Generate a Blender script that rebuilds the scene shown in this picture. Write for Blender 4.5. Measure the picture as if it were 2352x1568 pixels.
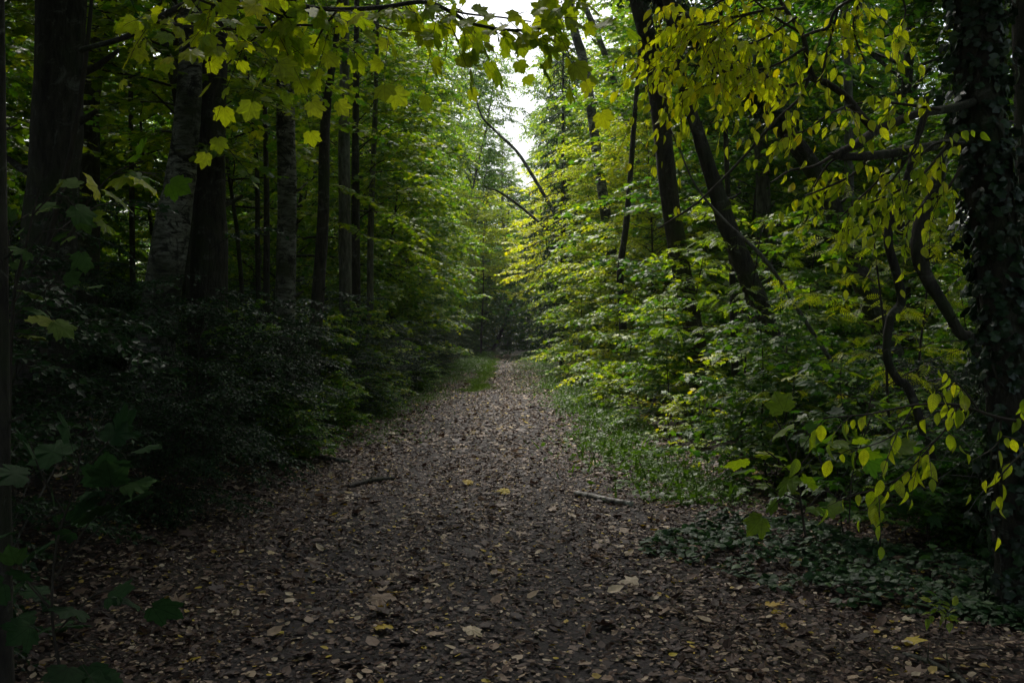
import bpy, math, numpy as np
from mathutils import Vector
SC = bpy.context.scene
for o in list(bpy.data.objects): bpy.data.objects.remove(o)
COL = SC.collection
R = math.radians

# ------------------------------------------------------------------ camera
F = 2287.0; CX, CY, HOR = 1176.0, 784.0, 765.0; EYE = 1.6
TILT = math.atan((CY - HOR) / F)
cam = bpy.data.cameras.new('camera'); co = bpy.data.objects.new('camera', cam); COL.objects.link(co)
cam.lens = 35; cam.sensor_width = 36; cam.clip_start = 0.05; cam.clip_end = 2000
co.location = (0, 0, EYE); co.rotation_euler = (math.pi / 2 - TILT, 0, 0)
SC.camera = co
# ------------------------------------------------------------------ sky and sun
SUN_EL, SUN_AZ = R(54), R(-13)          # azimuth measured from +Y towards +X
w = bpy.data.worlds.new('World'); SC.world = w; w.use_nodes = True
nt = w.node_tree; bg = nt.nodes['Background']
sky = nt.nodes.new('ShaderNodeTexSky'); sky.sky_type = 'NISHITA'; sky.sun_disc = False
sky.sun_elevation = SUN_EL; sky.sun_rotation = SUN_AZ; sky.air_density = 1.2; sky.dust_density = 4.0
hs = nt.nodes.new('ShaderNodeHueSaturation'); hs.inputs['Saturation'].default_value = 0.6
nt.links.new(sky.outputs[0], hs.inputs['Color']); nt.links.new(hs.outputs[0], bg.inputs[0])
bg.inputs[1].default_value = 0.15
sl = bpy.data.lights.new('sun', 'SUN'); sl.energy = 4.0; sl.angle = R(22); sl.color = (1.0, 0.96, 0.88)
so = bpy.data.objects.new('sun', sl); COL.objects.link(so)
sd = Vector((math.sin(SUN_AZ) * math.cos(SUN_EL), math.cos(SUN_AZ) * math.cos(SUN_EL), math.sin(SUN_EL)))
so.rotation_euler = sd.to_track_quat('Z', 'Y').to_euler(); so.location = (0, 0, 60)
vs = SC.view_settings; vs.view_transform = 'Standard'; vs.look = 'None'; vs.exposure = 0.48; vs.gamma = 1.0
vs.use_curve_mapping = False
SC.render.engine = 'CYCLES'
cy = SC.cycles; cy.max_bounces = 7; cy.diffuse_bounces = 4; cy.glossy_bounces = 2; cy.transmission_bounces = 5
cy.transparent_max_bounces = 4; cy.sample_clamp_indirect = 4.0; cy.caustics_reflective = False; cy.caustics_refractive = False

def P(px, py, d):
    u = (px - CX) / F; v = (CY - py) / F
    yy = math.cos(TILT) + math.sin(TILT) * v; zz = -math.sin(TILT) + math.cos(TILT) * v
    k = d / yy
    return np.array([u * k, d, EYE + zz * k])

# ------------------------------------------------------------------ materials
def newmat(name):
    m = bpy.data.materials.new(name); m.use_nodes = True
    t = m.node_tree; t.nodes.clear(); out = t.nodes.new('ShaderNodeOutputMaterial')
    return m, t, out
def N(t, kind, **kw):
    n = t.nodes.new(kind)
    for k, v in kw.items():
        if k in n.inputs: n.inputs[k].default_value = v
        else: setattr(n, k, v)
    return n
def ramp(t, stops, fac):
    r = t.nodes.new('ShaderNodeValToRGB'); e = r.color_ramp.elements
    e[0].position, e[0].color = stops[0][0], (*stops[0][1], 1)
    e[1].position, e[1].color = stops[1][0], (*stops[1][1], 1)
    for p, c in stops[2:]:
        x = e.new(p); x.color = (*c, 1)
    t.links.new(fac, r.inputs[0]); return r.outputs[0]
def math_(t, op, a, b=None, c=None):
    n = t.nodes.new('ShaderNodeMath'); n.operation = op
    for i, v in enumerate((a, b, c)):
        if v is None: continue
        if isinstance(v, (int, float)): n.inputs[i].default_value = v
        else: t.links.new(v, n.inputs[i])
    return n.outputs[0]
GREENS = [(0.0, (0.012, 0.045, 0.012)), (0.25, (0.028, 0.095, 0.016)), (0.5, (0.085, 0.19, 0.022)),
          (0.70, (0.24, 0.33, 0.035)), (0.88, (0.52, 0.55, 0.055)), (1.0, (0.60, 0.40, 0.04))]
def leafmat(name, stops=GREENS, trans=0.5, rough=0.45, spec=0.5, veins=None, tgain=1.5):
    """tone per leaf (attribute) x spread G + offset R of the object's colour"""
    m, t, out = newmat(name); L = t.links.new
    at = N(t, 'ShaderNodeAttribute', attribute_name='tone'); oi = t.nodes.new('ShaderNodeObjectInfo')
    sp = t.nodes.new('ShaderNodeSeparateColor'); L(oi.outputs['Color'], sp.inputs[0])
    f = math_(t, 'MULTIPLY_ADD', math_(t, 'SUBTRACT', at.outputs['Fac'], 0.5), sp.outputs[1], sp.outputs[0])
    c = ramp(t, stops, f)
    no = N(t, 'ShaderNodeTexNoise', Scale=55.0, Detail=2.0); g = t.nodes.new('ShaderNodeTexCoord')
    L(g.outputs['Object'], no.inputs['Vector'])
    hv = t.nodes.new('ShaderNodeHueSaturation'); L(c, hv.inputs['Color'])
    L(math_(t, 'MULTIPLY_ADD', no.outputs['Fac'], 0.8, 0.6), hv.inputs['Value'])
    c = hv.outputs[0]
    if veins:
        uv = t.nodes.new('ShaderNodeUVMap'); se = t.nodes.new('ShaderNodeSeparateXYZ'); L(uv.outputs[0], se.inputs[0])
        x, y = se.outputs[0], se.outputs[1]
        ax = math_(t, 'ABSOLUTE', x)
        mn = ax
        if veins == 'palm':
            for a in (0.62, 1.25):
                dd = math_(t, 'ABSOLUTE', math_(t, 'SUBTRACT', math_(t, 'MULTIPLY', ax, math.cos(a)), math_(t, 'MULTIPLY', y, math.sin(a))))
                mn = math_(t, 'MINIMUM', mn, dd)
        else:
            q = math_(t, 'FRACT', math_(t, 'SUBTRACT', math_(t, 'MULTIPLY', y, 8.0), math_(t, 'MULTIPLY', ax, 7.0)))
            q = math_(t, 'MULTIPLY', math_(t, 'ABSOLUTE', math_(t, 'SUBTRACT', q, 0.5)), 0.12)
            mn = math_(t, 'MINIMUM', mn, q)
        vf = math_(t, 'LESS_THAN', mn, 0.011)
        mx = t.nodes.new('ShaderNodeMix'); mx.data_type = 'RGBA'; L(vf, mx.inputs[0]); L(c, mx.inputs[6])
        dk = t.nodes.new('ShaderNodeHueSaturation'); dk.inputs['Value'].default_value = 0.68; L(c, dk.inputs['Color'])
        L(dk.outputs[0], mx.inputs[7]); c = mx.outputs[2]
    pb = N(t, 'ShaderNodeBsdfPrincipled', Roughness=rough); pb.inputs['Specular IOR Level'].default_value = spec
    L(c, pb.inputs['Base Color'])
    tr = t.nodes.new('ShaderNodeBsdfTranslucent')
    h2 = t.nodes.new('ShaderNodeHueSaturation'); h2.inputs['Value'].default_value = tgain; h2.inputs['Saturation'].default_value = 1.1
    L(c, h2.inputs['Color']); L(h2.outputs[0], tr.inputs[0])
    mi = t.nodes.new('ShaderNodeMixShader'); mi.inputs[0].default_value = trans
    L(pb.outputs[0], mi.inputs[1]); L(tr.outputs[0], mi.inputs[2]); L(mi.outputs[0], out.inputs[0])
    return m
M_LEAF = leafmat('leaf')
M_LEAFV = leafmat('leaf_palm_veined', veins='palm', trans=0.6, tgain=1.7)
M_SHADE = leafmat('shade_tinted_leaf_palm_veined', veins='palm', trans=0.25, tgain=1.2, spec=0.12, rough=0.7,
                  stops=[(0, (0.012, 0.03, 0.012)), (0.4, (0.03, 0.07, 0.025)), (0.8, (0.07, 0.13, 0.03)), (1, (0.3, 0.32, 0.05))])  # duller copy of the veined maple leaf, shade put into its colour
M_LEAFO = leafmat('leaf_ovate_veined', veins='pinnate', trans=0.62, tgain=2.0)
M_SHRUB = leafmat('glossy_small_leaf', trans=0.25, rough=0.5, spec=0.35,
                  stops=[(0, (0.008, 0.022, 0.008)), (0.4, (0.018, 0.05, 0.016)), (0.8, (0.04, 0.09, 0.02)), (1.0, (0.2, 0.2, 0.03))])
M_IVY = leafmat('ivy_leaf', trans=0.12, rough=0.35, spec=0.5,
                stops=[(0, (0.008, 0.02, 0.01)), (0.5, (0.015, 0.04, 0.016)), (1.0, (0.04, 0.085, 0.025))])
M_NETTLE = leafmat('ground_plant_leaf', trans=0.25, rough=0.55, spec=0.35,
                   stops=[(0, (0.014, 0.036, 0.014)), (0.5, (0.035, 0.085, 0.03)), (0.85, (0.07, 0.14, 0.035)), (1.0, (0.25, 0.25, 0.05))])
M_GRASS = leafmat('grass_blade', trans=0.35, rough=0.5, spec=0.3,
                  stops=[(0, (0.03, 0.07, 0.01)), (0.6, (0.09, 0.17, 0.02)), (1.0, (0.2, 0.25, 0.05))])
M_DEAD = leafmat('fallen_leaf', trans=0.15, rough=0.6, spec=0.35, tgain=1.0,
                 stops=[(0, (0.028, 0.015, 0.012)), (0.35, (0.075, 0.043, 0.033)), (0.6, (0.16, 0.10, 0.072)),
                        (0.8, (0.40, 0.285, 0.20)), (0.9, (0.60, 0.48, 0.34)), (0.96, (0.5, 0.33, 0.04)), (1.0, (0.55, 0.42, 0.05))])

def barkmat(name, kind):
    m, t, out = newmat(name); L = t.links.new
    g = t.nodes.new('ShaderNodeTexCoord'); mp = t.nodes.new('ShaderNodeMapping'); L(g.outputs['Object'], mp.inputs[0])
    pb = N(t, 'ShaderNodeBsdfPrincipled', Roughness=0.85); bp = N(t, 'ShaderNodeBump', Strength=1.0, Distance=0.06)
    if kind == 'birch':
        mp.inputs['Scale'].default_value = (2.5, 2.5, 9)
        n1 = N(t, 'ShaderNodeTexNoise', Scale=2.2, Detail=6.0, Roughness=0.7); L(mp.outputs[0], n1.inputs[0])
        n2 = N(t, 'ShaderNodeTexNoise', Scale=1.3, Detail=4.0); L(g.outputs['Object'], n2.inputs[0])
        c1 = ramp(t, [(0.40, (0.02, 0.018, 0.016)), (0.47, (0.20, 0.185, 0.17)), (0.6, (0.42, 0.40, 0.37)), (0.8, (0.5, 0.48, 0.46))], n1.outputs['Fac'])
        mx = t.nodes.new('ShaderNodeMix'); mx.data_type = 'RGBA'
        L(ramp(t, [(0.42, (0, 0, 0)), (0.62, (1, 1, 1))], n2.outputs['Fac']), mx.inputs[0]); L(c1, mx.inputs[6])
        mx.inputs[7].default_value = (0.055, 0.06, 0.03, 1); c = mx.outputs[2]; hf = n1.outputs['Fac']
        n3 = N(t, 'ShaderNodeTexNoise', Scale=3.1, Detail=7.0, Roughness=0.75, Distortion=1.5); L(g.outputs['Object'], n3.inputs[0])
        m3 = t.nodes.new('ShaderNodeMix'); m3.data_type = 'RGBA'; L(ramp(t, [(0.5, (0, 0, 0)), (0.57, (0.95, 0.95, 0.95))], n3.outputs['Fac']), m3.inputs[0]); L(c, m3.inputs[6])
        m3.inputs[7].default_value = (0.022, 0.019, 0.016, 1); c = m3.outputs[2]
    else:
        mp.inputs['Scale'].default_value = (7, 7, 1.6)
        n1 = N(t, 'ShaderNodeTexNoise', Scale=2.4, Detail=8.0, Roughness=0.7); L(mp.outputs[0], n1.inputs[0])
        n2 = N(t, 'ShaderNodeTexNoise', Scale=2.0, Detail=5.0); L(g.outputs['Object'], n2.inputs[0])
        a = (0.02, 0.016, 0.013); b = (0.11, 0.09, 0.075)
        if kind == 'dark': a, b = (0.014, 0.011, 0.009), (0.075, 0.062, 0.052)
        if kind == 'twig': a, b = (0.018, 0.013, 0.01), (0.055, 0.042, 0.033)
        if kind == 'grey': a, b = (0.05, 0.045, 0.04), (0.26, 0.24, 0.22)
        c1 = ramp(t, [(0.35, a), (0.65, b)], n1.outputs['Fac'])
        mx = t.nodes.new('ShaderNodeMix'); mx.data_type = 'RGBA'
        L(ramp(t, [(0.5, (0, 0, 0)), (0.68, (0.8, 0.8, 0.8))], n2.outputs['Fac']), mx.inputs[0]); L(c1, mx.inputs[6])
        mx.inputs[7].default_value = (0.04, 0.055, 0.018, 1) if kind != 'twig' else (0.04, 0.04, 0.025, 1)
        c = mx.outputs[2]; hf = n1.outputs['Fac']
        if kind != 'twig':
            n3 = N(t, 'ShaderNodeTexNoise', Scale=4.5, Detail=7.0, Roughness=0.75, Distortion=1.0); L(g.outputs['Object'], n3.inputs[0])
            m3 = t.nodes.new('ShaderNodeMix'); m3.data_type = 'RGBA'; L(ramp(t, [(0.56, (0, 0, 0)), (0.66, (0.8, 0.8, 0.8))], n3.outputs['Fac']), m3.inputs[0]); L(c, m3.inputs[6])
            m3.inputs[7].default_value = (0.17, 0.17, 0.15, 1); c = m3.outputs[2]
    L(c, pb.inputs['Base Color'])
    if kind != 'twig': L(hf, bp.inputs['Height']); L(bp.outputs[0], pb.inputs['Normal'])
    L(pb.outputs[0], out.inputs[0]); return m
M_BIRCH = barkmat('birch_bark', 'birch'); M_BARK = barkmat('dark_bark', 'dark')
M_GREY = barkmat('grey_bark', 'grey'); M_TWIG = barkmat('twig_bark', 'twig')

def groundmat(name, path):
    m, t, out = newmat(name); L = t.links.new
    g = t.nodes.new('ShaderNodeTexCoord')
    n1 = N(t, 'ShaderNodeTexNoise', Scale=9.0, Detail=9.0, Roughness=0.7); L(g.outputs['Object'], n1.inputs[0])
    v = N(t, 'ShaderNodeTexVoronoi', Scale=38.0); L(g.outputs['Object'], v.inputs[0])
    n3 = N(t, 'ShaderNodeTexNoise', Scale=0.7, Detail=4.0); L(g.outputs['Object'], n3.inputs[0])
    if path: c = ramp(t, [(0.3, (0.009, 0.006, 0.006)), (0.55, (0.022, 0.015, 0.015)), (0.75, (0.065, 0.047, 0.048))], n1.outputs['Fac'])
    else: c = ramp(t, [(0.3, (0.012, 0.009, 0.006)), (0.55, (0.035, 0.024, 0.016)), (0.78, (0.09, 0.06, 0.038))], n1.outputs['Fac'])
    mx = t.nodes.new('ShaderNodeMix'); mx.data_type = 'RGBA'; mx.blend_type = 'MULTIPLY'; mx.inputs[0].default_value = 0.6
    L(c, mx.inputs[6]); L(ramp(t, [(0.0, (1.5, 1.4, 1.4)), (0.6, (0.55, 0.5, 0.5))], v.outputs['Distance']), mx.inputs[7])
    pb = N(t, 'ShaderNodeBsdfPrincipled', Roughness=0.85); L(mx.outputs[2], pb.inputs['Base Color'])
    bp = N(t, 'ShaderNodeBump', Strength=0.9, Distance=0.02); L(n1.outputs['Fac'], bp.inputs['Height']); L(bp.outputs[0], pb.inputs['Normal'])
    L(pb.outputs[0], out.inputs[0]); return m
M_LOG, _t, _o = newmat('peeled_birch_bark'); _g = _t.nodes.new('ShaderNodeTexCoord'); _n = N(_t, 'ShaderNodeTexNoise', Scale=16.0, Detail=5.0)
_t.links.new(_g.outputs['Object'], _n.inputs[0]); _p = N(_t, 'ShaderNodeBsdfPrincipled', Roughness=0.7)
_t.links.new(ramp(_t, [(0.38, (0.03, 0.025, 0.02)), (0.5, (0.22, 0.2, 0.18)), (0.7, (0.5, 0.48, 0.45))], _n.outputs['Fac']), _p.inputs['Base Color']); _t.links.new(_p.outputs[0], _o.inputs[0])
M_SOIL = groundmat('woodland_soil', False); M_PATH = groundmat('path_soil', True)

# ------------------------------------------------------------------ mesh helpers
def nrm(a): return a / np.maximum(np.linalg.norm(a, axis=-1, keepdims=True), 1e-9)
class MB:
    def __init__(s): s.v = []; s.f3 = []; s.f4 = []; s.t3 = []; s.uv = []; s.n = 0
    def add(s, v, f, tone=None, uv=None):
        v = np.asarray(v, float).reshape(-1, 3); f = np.asarray(f, int)
        (s.f3 if f.shape[1] == 3 else s.f4).append(f + s.n)
        s.v.append(v); s.n += len(v)
        s.t3.append(np.full(len(v), 0.5) if tone is None else tone); s.uv.append(np.zeros((len(v), 2)) if uv is None else uv)
    def mesh(s, name, mat, smooth=False):
        me = bpy.data.meshes.new(name)
        v = np.concatenate(s.v) if s.v else np.zeros((0, 3))
        f3 = np.concatenate(s.f3) if s.f3 else np.zeros((0, 3), int)
        f4 = np.concatenate(s.f4) if s.f4 else np.zeros((0, 4), int)
        me.vertices.add(len(v)); me.vertices.foreach_set('co', v.astype(np.float32).ravel())
        li = np.concatenate([f3.ravel(), f4.ravel()]).astype(np.int32)
        me.loops.add(len(li)); me.loops.foreach_set('vertex_index', li)
        nf = len(f3) + len(f4); me.polygons.add(nf)
        st = np.concatenate([np.arange(len(f3)) * 3, len(f3) * 3 + np.arange(len(f4)) * 4]).astype(np.int32)
        me.polygons.foreach_set('loop_start', st)
        me.polygons.foreach_set('use_smooth', np.full(nf, smooth))
        if s.uv and any(u.any() for u in s.uv[:2]):
            ul = me.uv_layers.new(name='UVMap'); ul.data.foreach_set('uv', np.concatenate(s.uv)[li].astype(np.float32).ravel())
        if mat.node_tree.nodes.get('Attribute'):
            a = me.attributes.new('tone', 'FLOAT', 'POINT'); a.data.foreach_set('value', np.concatenate(s.t3).astype(np.float32))
        me.materials.append(mat); me.update(calc_edges=True); return me

def tube(mb, pts, rad, seg=8, bumps=0.0, rng=None, cap=True):
    pts = np.asarray(pts, float); rad = np.asarray(rad, float); n = len(pts)
    tg = np.gradient(pts, axis=0); tg = nrm(tg)
    ref = np.array([1.0, 0, 0]) if abs(tg[0][0]) < 0.8 else np.array([0, 1.0, 0])
    a = np.linspace(0, 2 * np.pi, seg, endpoint=False); V = []
    ph = rng.uniform(0, 6.28, 4) if rng is not None else np.zeros(4)
    for i in range(n):
        s = ref - tg[i] * ref.dot(tg[i]); s /= np.linalg.norm(s); ref = s; b = np.cross(tg[i], s)
        r = rad[i] * (1 + bumps * (np.sin(3 * a + ph[0] + i * 0.25) * 0.5 + np.sin(5 * a + ph[1] - i * 0.4) * 0.3 + np.sin(2 * a + ph[2] + i * 0.9) * 0.35))
        if bumps and rng is not None: r = r * (1 + rng.normal(0, bumps * 0.25, seg))
        V.append(pts[i] + r[:, None] * (np.cos(a)[:, None] * s + np.sin(a)[:, None] * b))
    V = np.concatenate(V)
    i = np.arange(n - 1)[:, None] * seg; j = np.arange(seg)[None, :]; k = (j + 1) % seg
    f = np.stack([i + j, i + k, i + seg + k, i + seg + j], -1).reshape(-1, 4)
    mb.add(V, f)
    if cap:
        for e, base in ((pts[0], 0), (pts[-1], (n - 1) * seg)):
            vv = np.concatenate([V[base:base + seg], e[None]])
            ff = np.stack([np.arange(seg), (np.arange(seg) + 1) % seg, np.full(seg, seg)], -1)
            mb.add(vv, ff if base else ff[:, ::-1])
def smooth_path(pts, k=6):
    """Catmull-Rom through rows of pts (any columns)"""
    p = np.asarray(pts, float); p = np.vstack([2 * p[0] - p[1], p, 2 * p[-1] - p[-2]]); out = []
    for i in range(1, len(p) - 2):
        for t in np.linspace(0, 1, k, endpoint=False):
            a, b, c, d = p[i - 1], p[i], p[i + 1], p[i + 2]
            out.append(0.5 * ((2 * b) + (c - a) * t + (2 * a - 5 * b + 4 * c - d) * t * t + (3 * b - 3 * c + d - a) * t ** 3))
    out.append(p[-2]); return np.array(out)
def sticks(mb, a, b, ra, rb):
    """many straight three-sided twigs at once"""
    a = np.asarray(a); b = np.asarray(b); n = len(a)
    if n == 0: return
    d = nrm(b - a); ref = np.tile([0.0, 0.0, 1.0], (n, 1)); ref[np.abs(d[:, 2]) > 0.9] = [1.0, 0, 0]
    s = nrm(np.cross(d, ref)); u = np.cross(d, s)
    V = []
    for p, r in ((a, ra), (b, rb)):
        for q in range(3):
            an = q * 2 * math.pi / 3; V.append(p + (s * math.cos(an) + u * math.sin(an)) * np.reshape(r * np.ones(n), (-1, 1)))
    V = np.stack(V, 1)
    f = np.array([[0, 1, 4, 3], [1, 2, 5, 4], [2, 0, 3, 5]])
    mb.add(V.reshape(-1, 3), (np.arange(n)[:, None, None] * 6 + f[None]).reshape(-1, 4))

# ------------------------------------------------------------------ leaf templates (base at origin, tip +Y, face +Z)
def fan(outline, c, cup=0.2, tipdroop=0.15):
    o = np.array(outline, float); full = np.vstack([o, (o * [-1, 1])[::-1][1:] if o[-1][0] == 0 else (o * [-1, 1])[::-1]])
    V = np.vstack([[c], full]); z = -cup * (V[:, 0] ** 2) - tipdroop * np.maximum(V[:, 1] - 0.3, 0) ** 2 + 0.03 * np.sin(V[:, 0] * 17)
    n = len(full); f = np.stack([np.zeros(n, int), 1 + np.arange(n), 1 + (np.arange(n) + 1) % n], -1)[:, [0, 2, 1]]
    return np.column_stack([V, z]), f
MAPLE_HI = fan([(0.02, 0.02), (0.10, -0.07), (0.22, -0.06), (0.34, 0.0), (0.50, 0.05), (0.47, 0.12), (0.58, 0.20), (0.52, 0.27), (0.46, 0.35),
                (0.54, 0.44), (0.55, 0.54), (0.60, 0.68), (0.50, 0.68), (0.42, 0.73), (0.36, 0.68), (0.28, 0.66), (0.27, 0.74), (0.20, 0.79),
                (0.15, 0.89), (0.07, 0.93), (0, 1.04)], (0, 0.36), 0.35, 0.3)
MAPLE = fan([(0.02, 0.0), (0.2, -0.06), (0.52, 0.08), (0.36, 0.32), (0.62, 0.66), (0.24, 0.58), (0.14, 0.85), (0, 1.05)], (0, 0.34), 0.35, 0.3)
MAPLE_LO = fan([(0.15, -0.05), (0.52, 0.15), (0.3, 0.35), (0.5, 0.7), (0, 1.0)], (0, 0.34), 0.35, 0.3)
def ovate(prof, fold=0.35, droop=0.25):
    y = np.array([p[0] for p in prof]); x = np.array([p[1] for p in prof]); n = len(y)
    mid = np.column_stack([0 * y, y, -droop * y * y]); rt = np.column_stack([x, y + 0.0, fold * x - droop * y * y]); lf = rt * [-1, 1, 1]
    V = np.vstack([mid, rt, lf]); f = []
    for i in range(n - 1):
        f += [[i, n + i, n + i + 1], [i, n + i + 1, i + 1], [i, 2 * n + i + 1, 2 * n + i], [i, i + 1, 2 * n + i + 1]]
    return V, np.array(f)
OVATE = ovate([(0, 0.01), (0.08, 0.13), (0.25, 0.24), (0.45, 0.26), (0.65, 0.20), (0.85, 0.08), (1.0, 0.0)])
SMALL = (np.array([[0, 0, 0], [0.34, 0.45, 0.07], [0, 1, -0.1], [-0.34, 0.45, 0.07]]), np.array([[0, 1, 2], [0, 2, 3]]))
ROUND = fan([(0.03, 0.05), (0.25, -0.08), (0.45, 0.15), (0.42, 0.5), (0.22, 0.85), (0, 1.05)], (0, 0.3), 0.5, 0.4)
DEADL = fan([(0.03, 0), (0.30, 0.18), (0.31, 0.6), (0, 1)], (0, 0.4), -0.9, -0.4)
def rowan():
    V = []; Fc = []; k = 0
    for i in range(6):
        y = 0.12 + i * 0.14; L_ = 0.30 * (1 - abs(i - 2.2) * 0.09)
        for s in (-1, 1):
            d = np.array([s * 0.86, 0.5]); p = np.array([0, y]); q = np.array([-d[1], d[0]])
            pts = [p, p + d * L_ * 0.4 + q * L_ * 0.16, p + d * L_, p + d * L_ * 0.4 - q * L_ * 0.16]
            for a in pts: V.append((a[0], a[1], -0.2 * a[0] ** 2 - 0.2 * a[1] ** 2))
            Fc += [[k, k + 1, k + 2], [k, k + 2, k + 3]]; k += 4
    for a in ((0, 0.93), (0.06, 1.05), (0, 1.25), (-0.06, 1.05)): V.append((a[0], a[1], -0.2 * a[1] ** 2))
    Fc += [[k, k + 1, k + 2], [k, k + 2, k + 3]]; k += 4
    for a in ((-0.008, 0), (0.008, 0), (0.008, 0.95), (-0.008, 0.95)): V.append((a[0], a[1], -0.2 * a[1] ** 2 - 0.003))
    Fc += [[k, k + 1, k + 2], [k, k + 2, k + 3]]
    return np.array(V, float), np.array(Fc)
ROWAN = rowan()

def put_leaves(mb, T, pos, d, n, size, tone, curl=None, uv=False):
    tv, tf = T; K = len(pos)
    if K == 0: return
    d = nrm(d); n = nrm(n - d * (n * d).sum(1, keepdims=True)); s = np.cross(d, n)
    size = np.reshape(size * np.ones(K), (-1, 1, 1)); cu = np.reshape(np.ones(K) if curl is None else curl, (-1, 1, 1))
    V = pos[:, None] + size * (tv[None, :, 0:1] * s[:, None] + tv[None, :, 1:2] * d[:, None] + tv[None, :, 2:3] * cu * n[:, None])
    f = (np.arange(K)[:, None, None] * len(tv) + tf[None]).reshape(-1, 3)
    mb.add(V.reshape(-1, 3), f, np.repeat(tone, len(tv)), np.tile(tv[:, :2], (K, 1)) if uv else None)

# ------------------------------------------------------------------ plant growth
UP = np.array([0.0, 0, 1])
def twig_leaves(rng, lf, wood, T, st, dr, ln, k, size, droop=0.25, tilt=0.35, hang=0.0, tonesd=0.22, curlsd=0.4, uv=False, rtw=0.003, petiole=0.3):
    """st, dr, ln: arrays of twigs; k leaves on each"""
    n = len(st)
    if n == 0: return
    dr = nrm(dr); mid = st + dr * ln[:, None] * 0.5 - UP * (droop * 0.25 * ln)[:, None]
    end = st + dr * ln[:, None] - UP * (droop * ln)[:, None]
    sticks(wood, st, mid, rtw, rtw * 0.75); sticks(wood, mid, end, rtw * 0.75, rtw * 0.4)
    t = (np.arange(k) + rng.uniform(0.2, 0.8, (n, k))) / k; t[:, -1] = 1.0
    p = st[:, None] + dr[:, None] * (ln[:, None] * t)[..., None] - UP * (droop * ln[:, None] * t * t)[..., None]
    side = np.where((np.arange(k) % 2) == 0, 1.0, -1.0)[None, :] * np.ones((n, 1)); side[:, -1] = rng.normal(0, 0.2, n)
    ang = side * rng.uniform(0.6, 1.25, (n, k))
    h = np.cross(dr, UP); h = nrm(h + 1e-6)
    ld = dr[:, None] * np.cos(ang)[..., None] + h[:, None] * np.sin(ang)[..., None] + rng.normal(0, 0.2, (n, k, 3))
    ld[..., 2] -= droop * 0.8
    nn = UP + rng.normal(0, tilt, (n, k, 3))
    if hang > 0:
        ld = ld * (1 - hang) + hang * np.array([0, 0, -1.0]); nn = nn * (1 - hang) + hang * rng.normal(0, 1, (n, k, 3))
    p = p.reshape(-1, 3); ld = nrm(ld.reshape(-1, 3)); nn = nn.reshape(-1, 3); K = len(p)
    sz = size * rng.uniform(0.6, 1.2, K)
    if petiole: 
        pe = p + ld * (sz * petiole)[:, None]
        if petiole > 0.2: sticks(wood, p, pe, 0.0012, 0.001)
        p = pe
    clump = np.repeat(rng.normal(0.5, 0.13, n), k)
    put_leaves(lf, T, p, ld, nn, sz, np.clip(clump + rng.normal(0, tonesd * 0.7, K), 0, 1), 1 + rng.normal(0, curlsd, K), uv)

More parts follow.
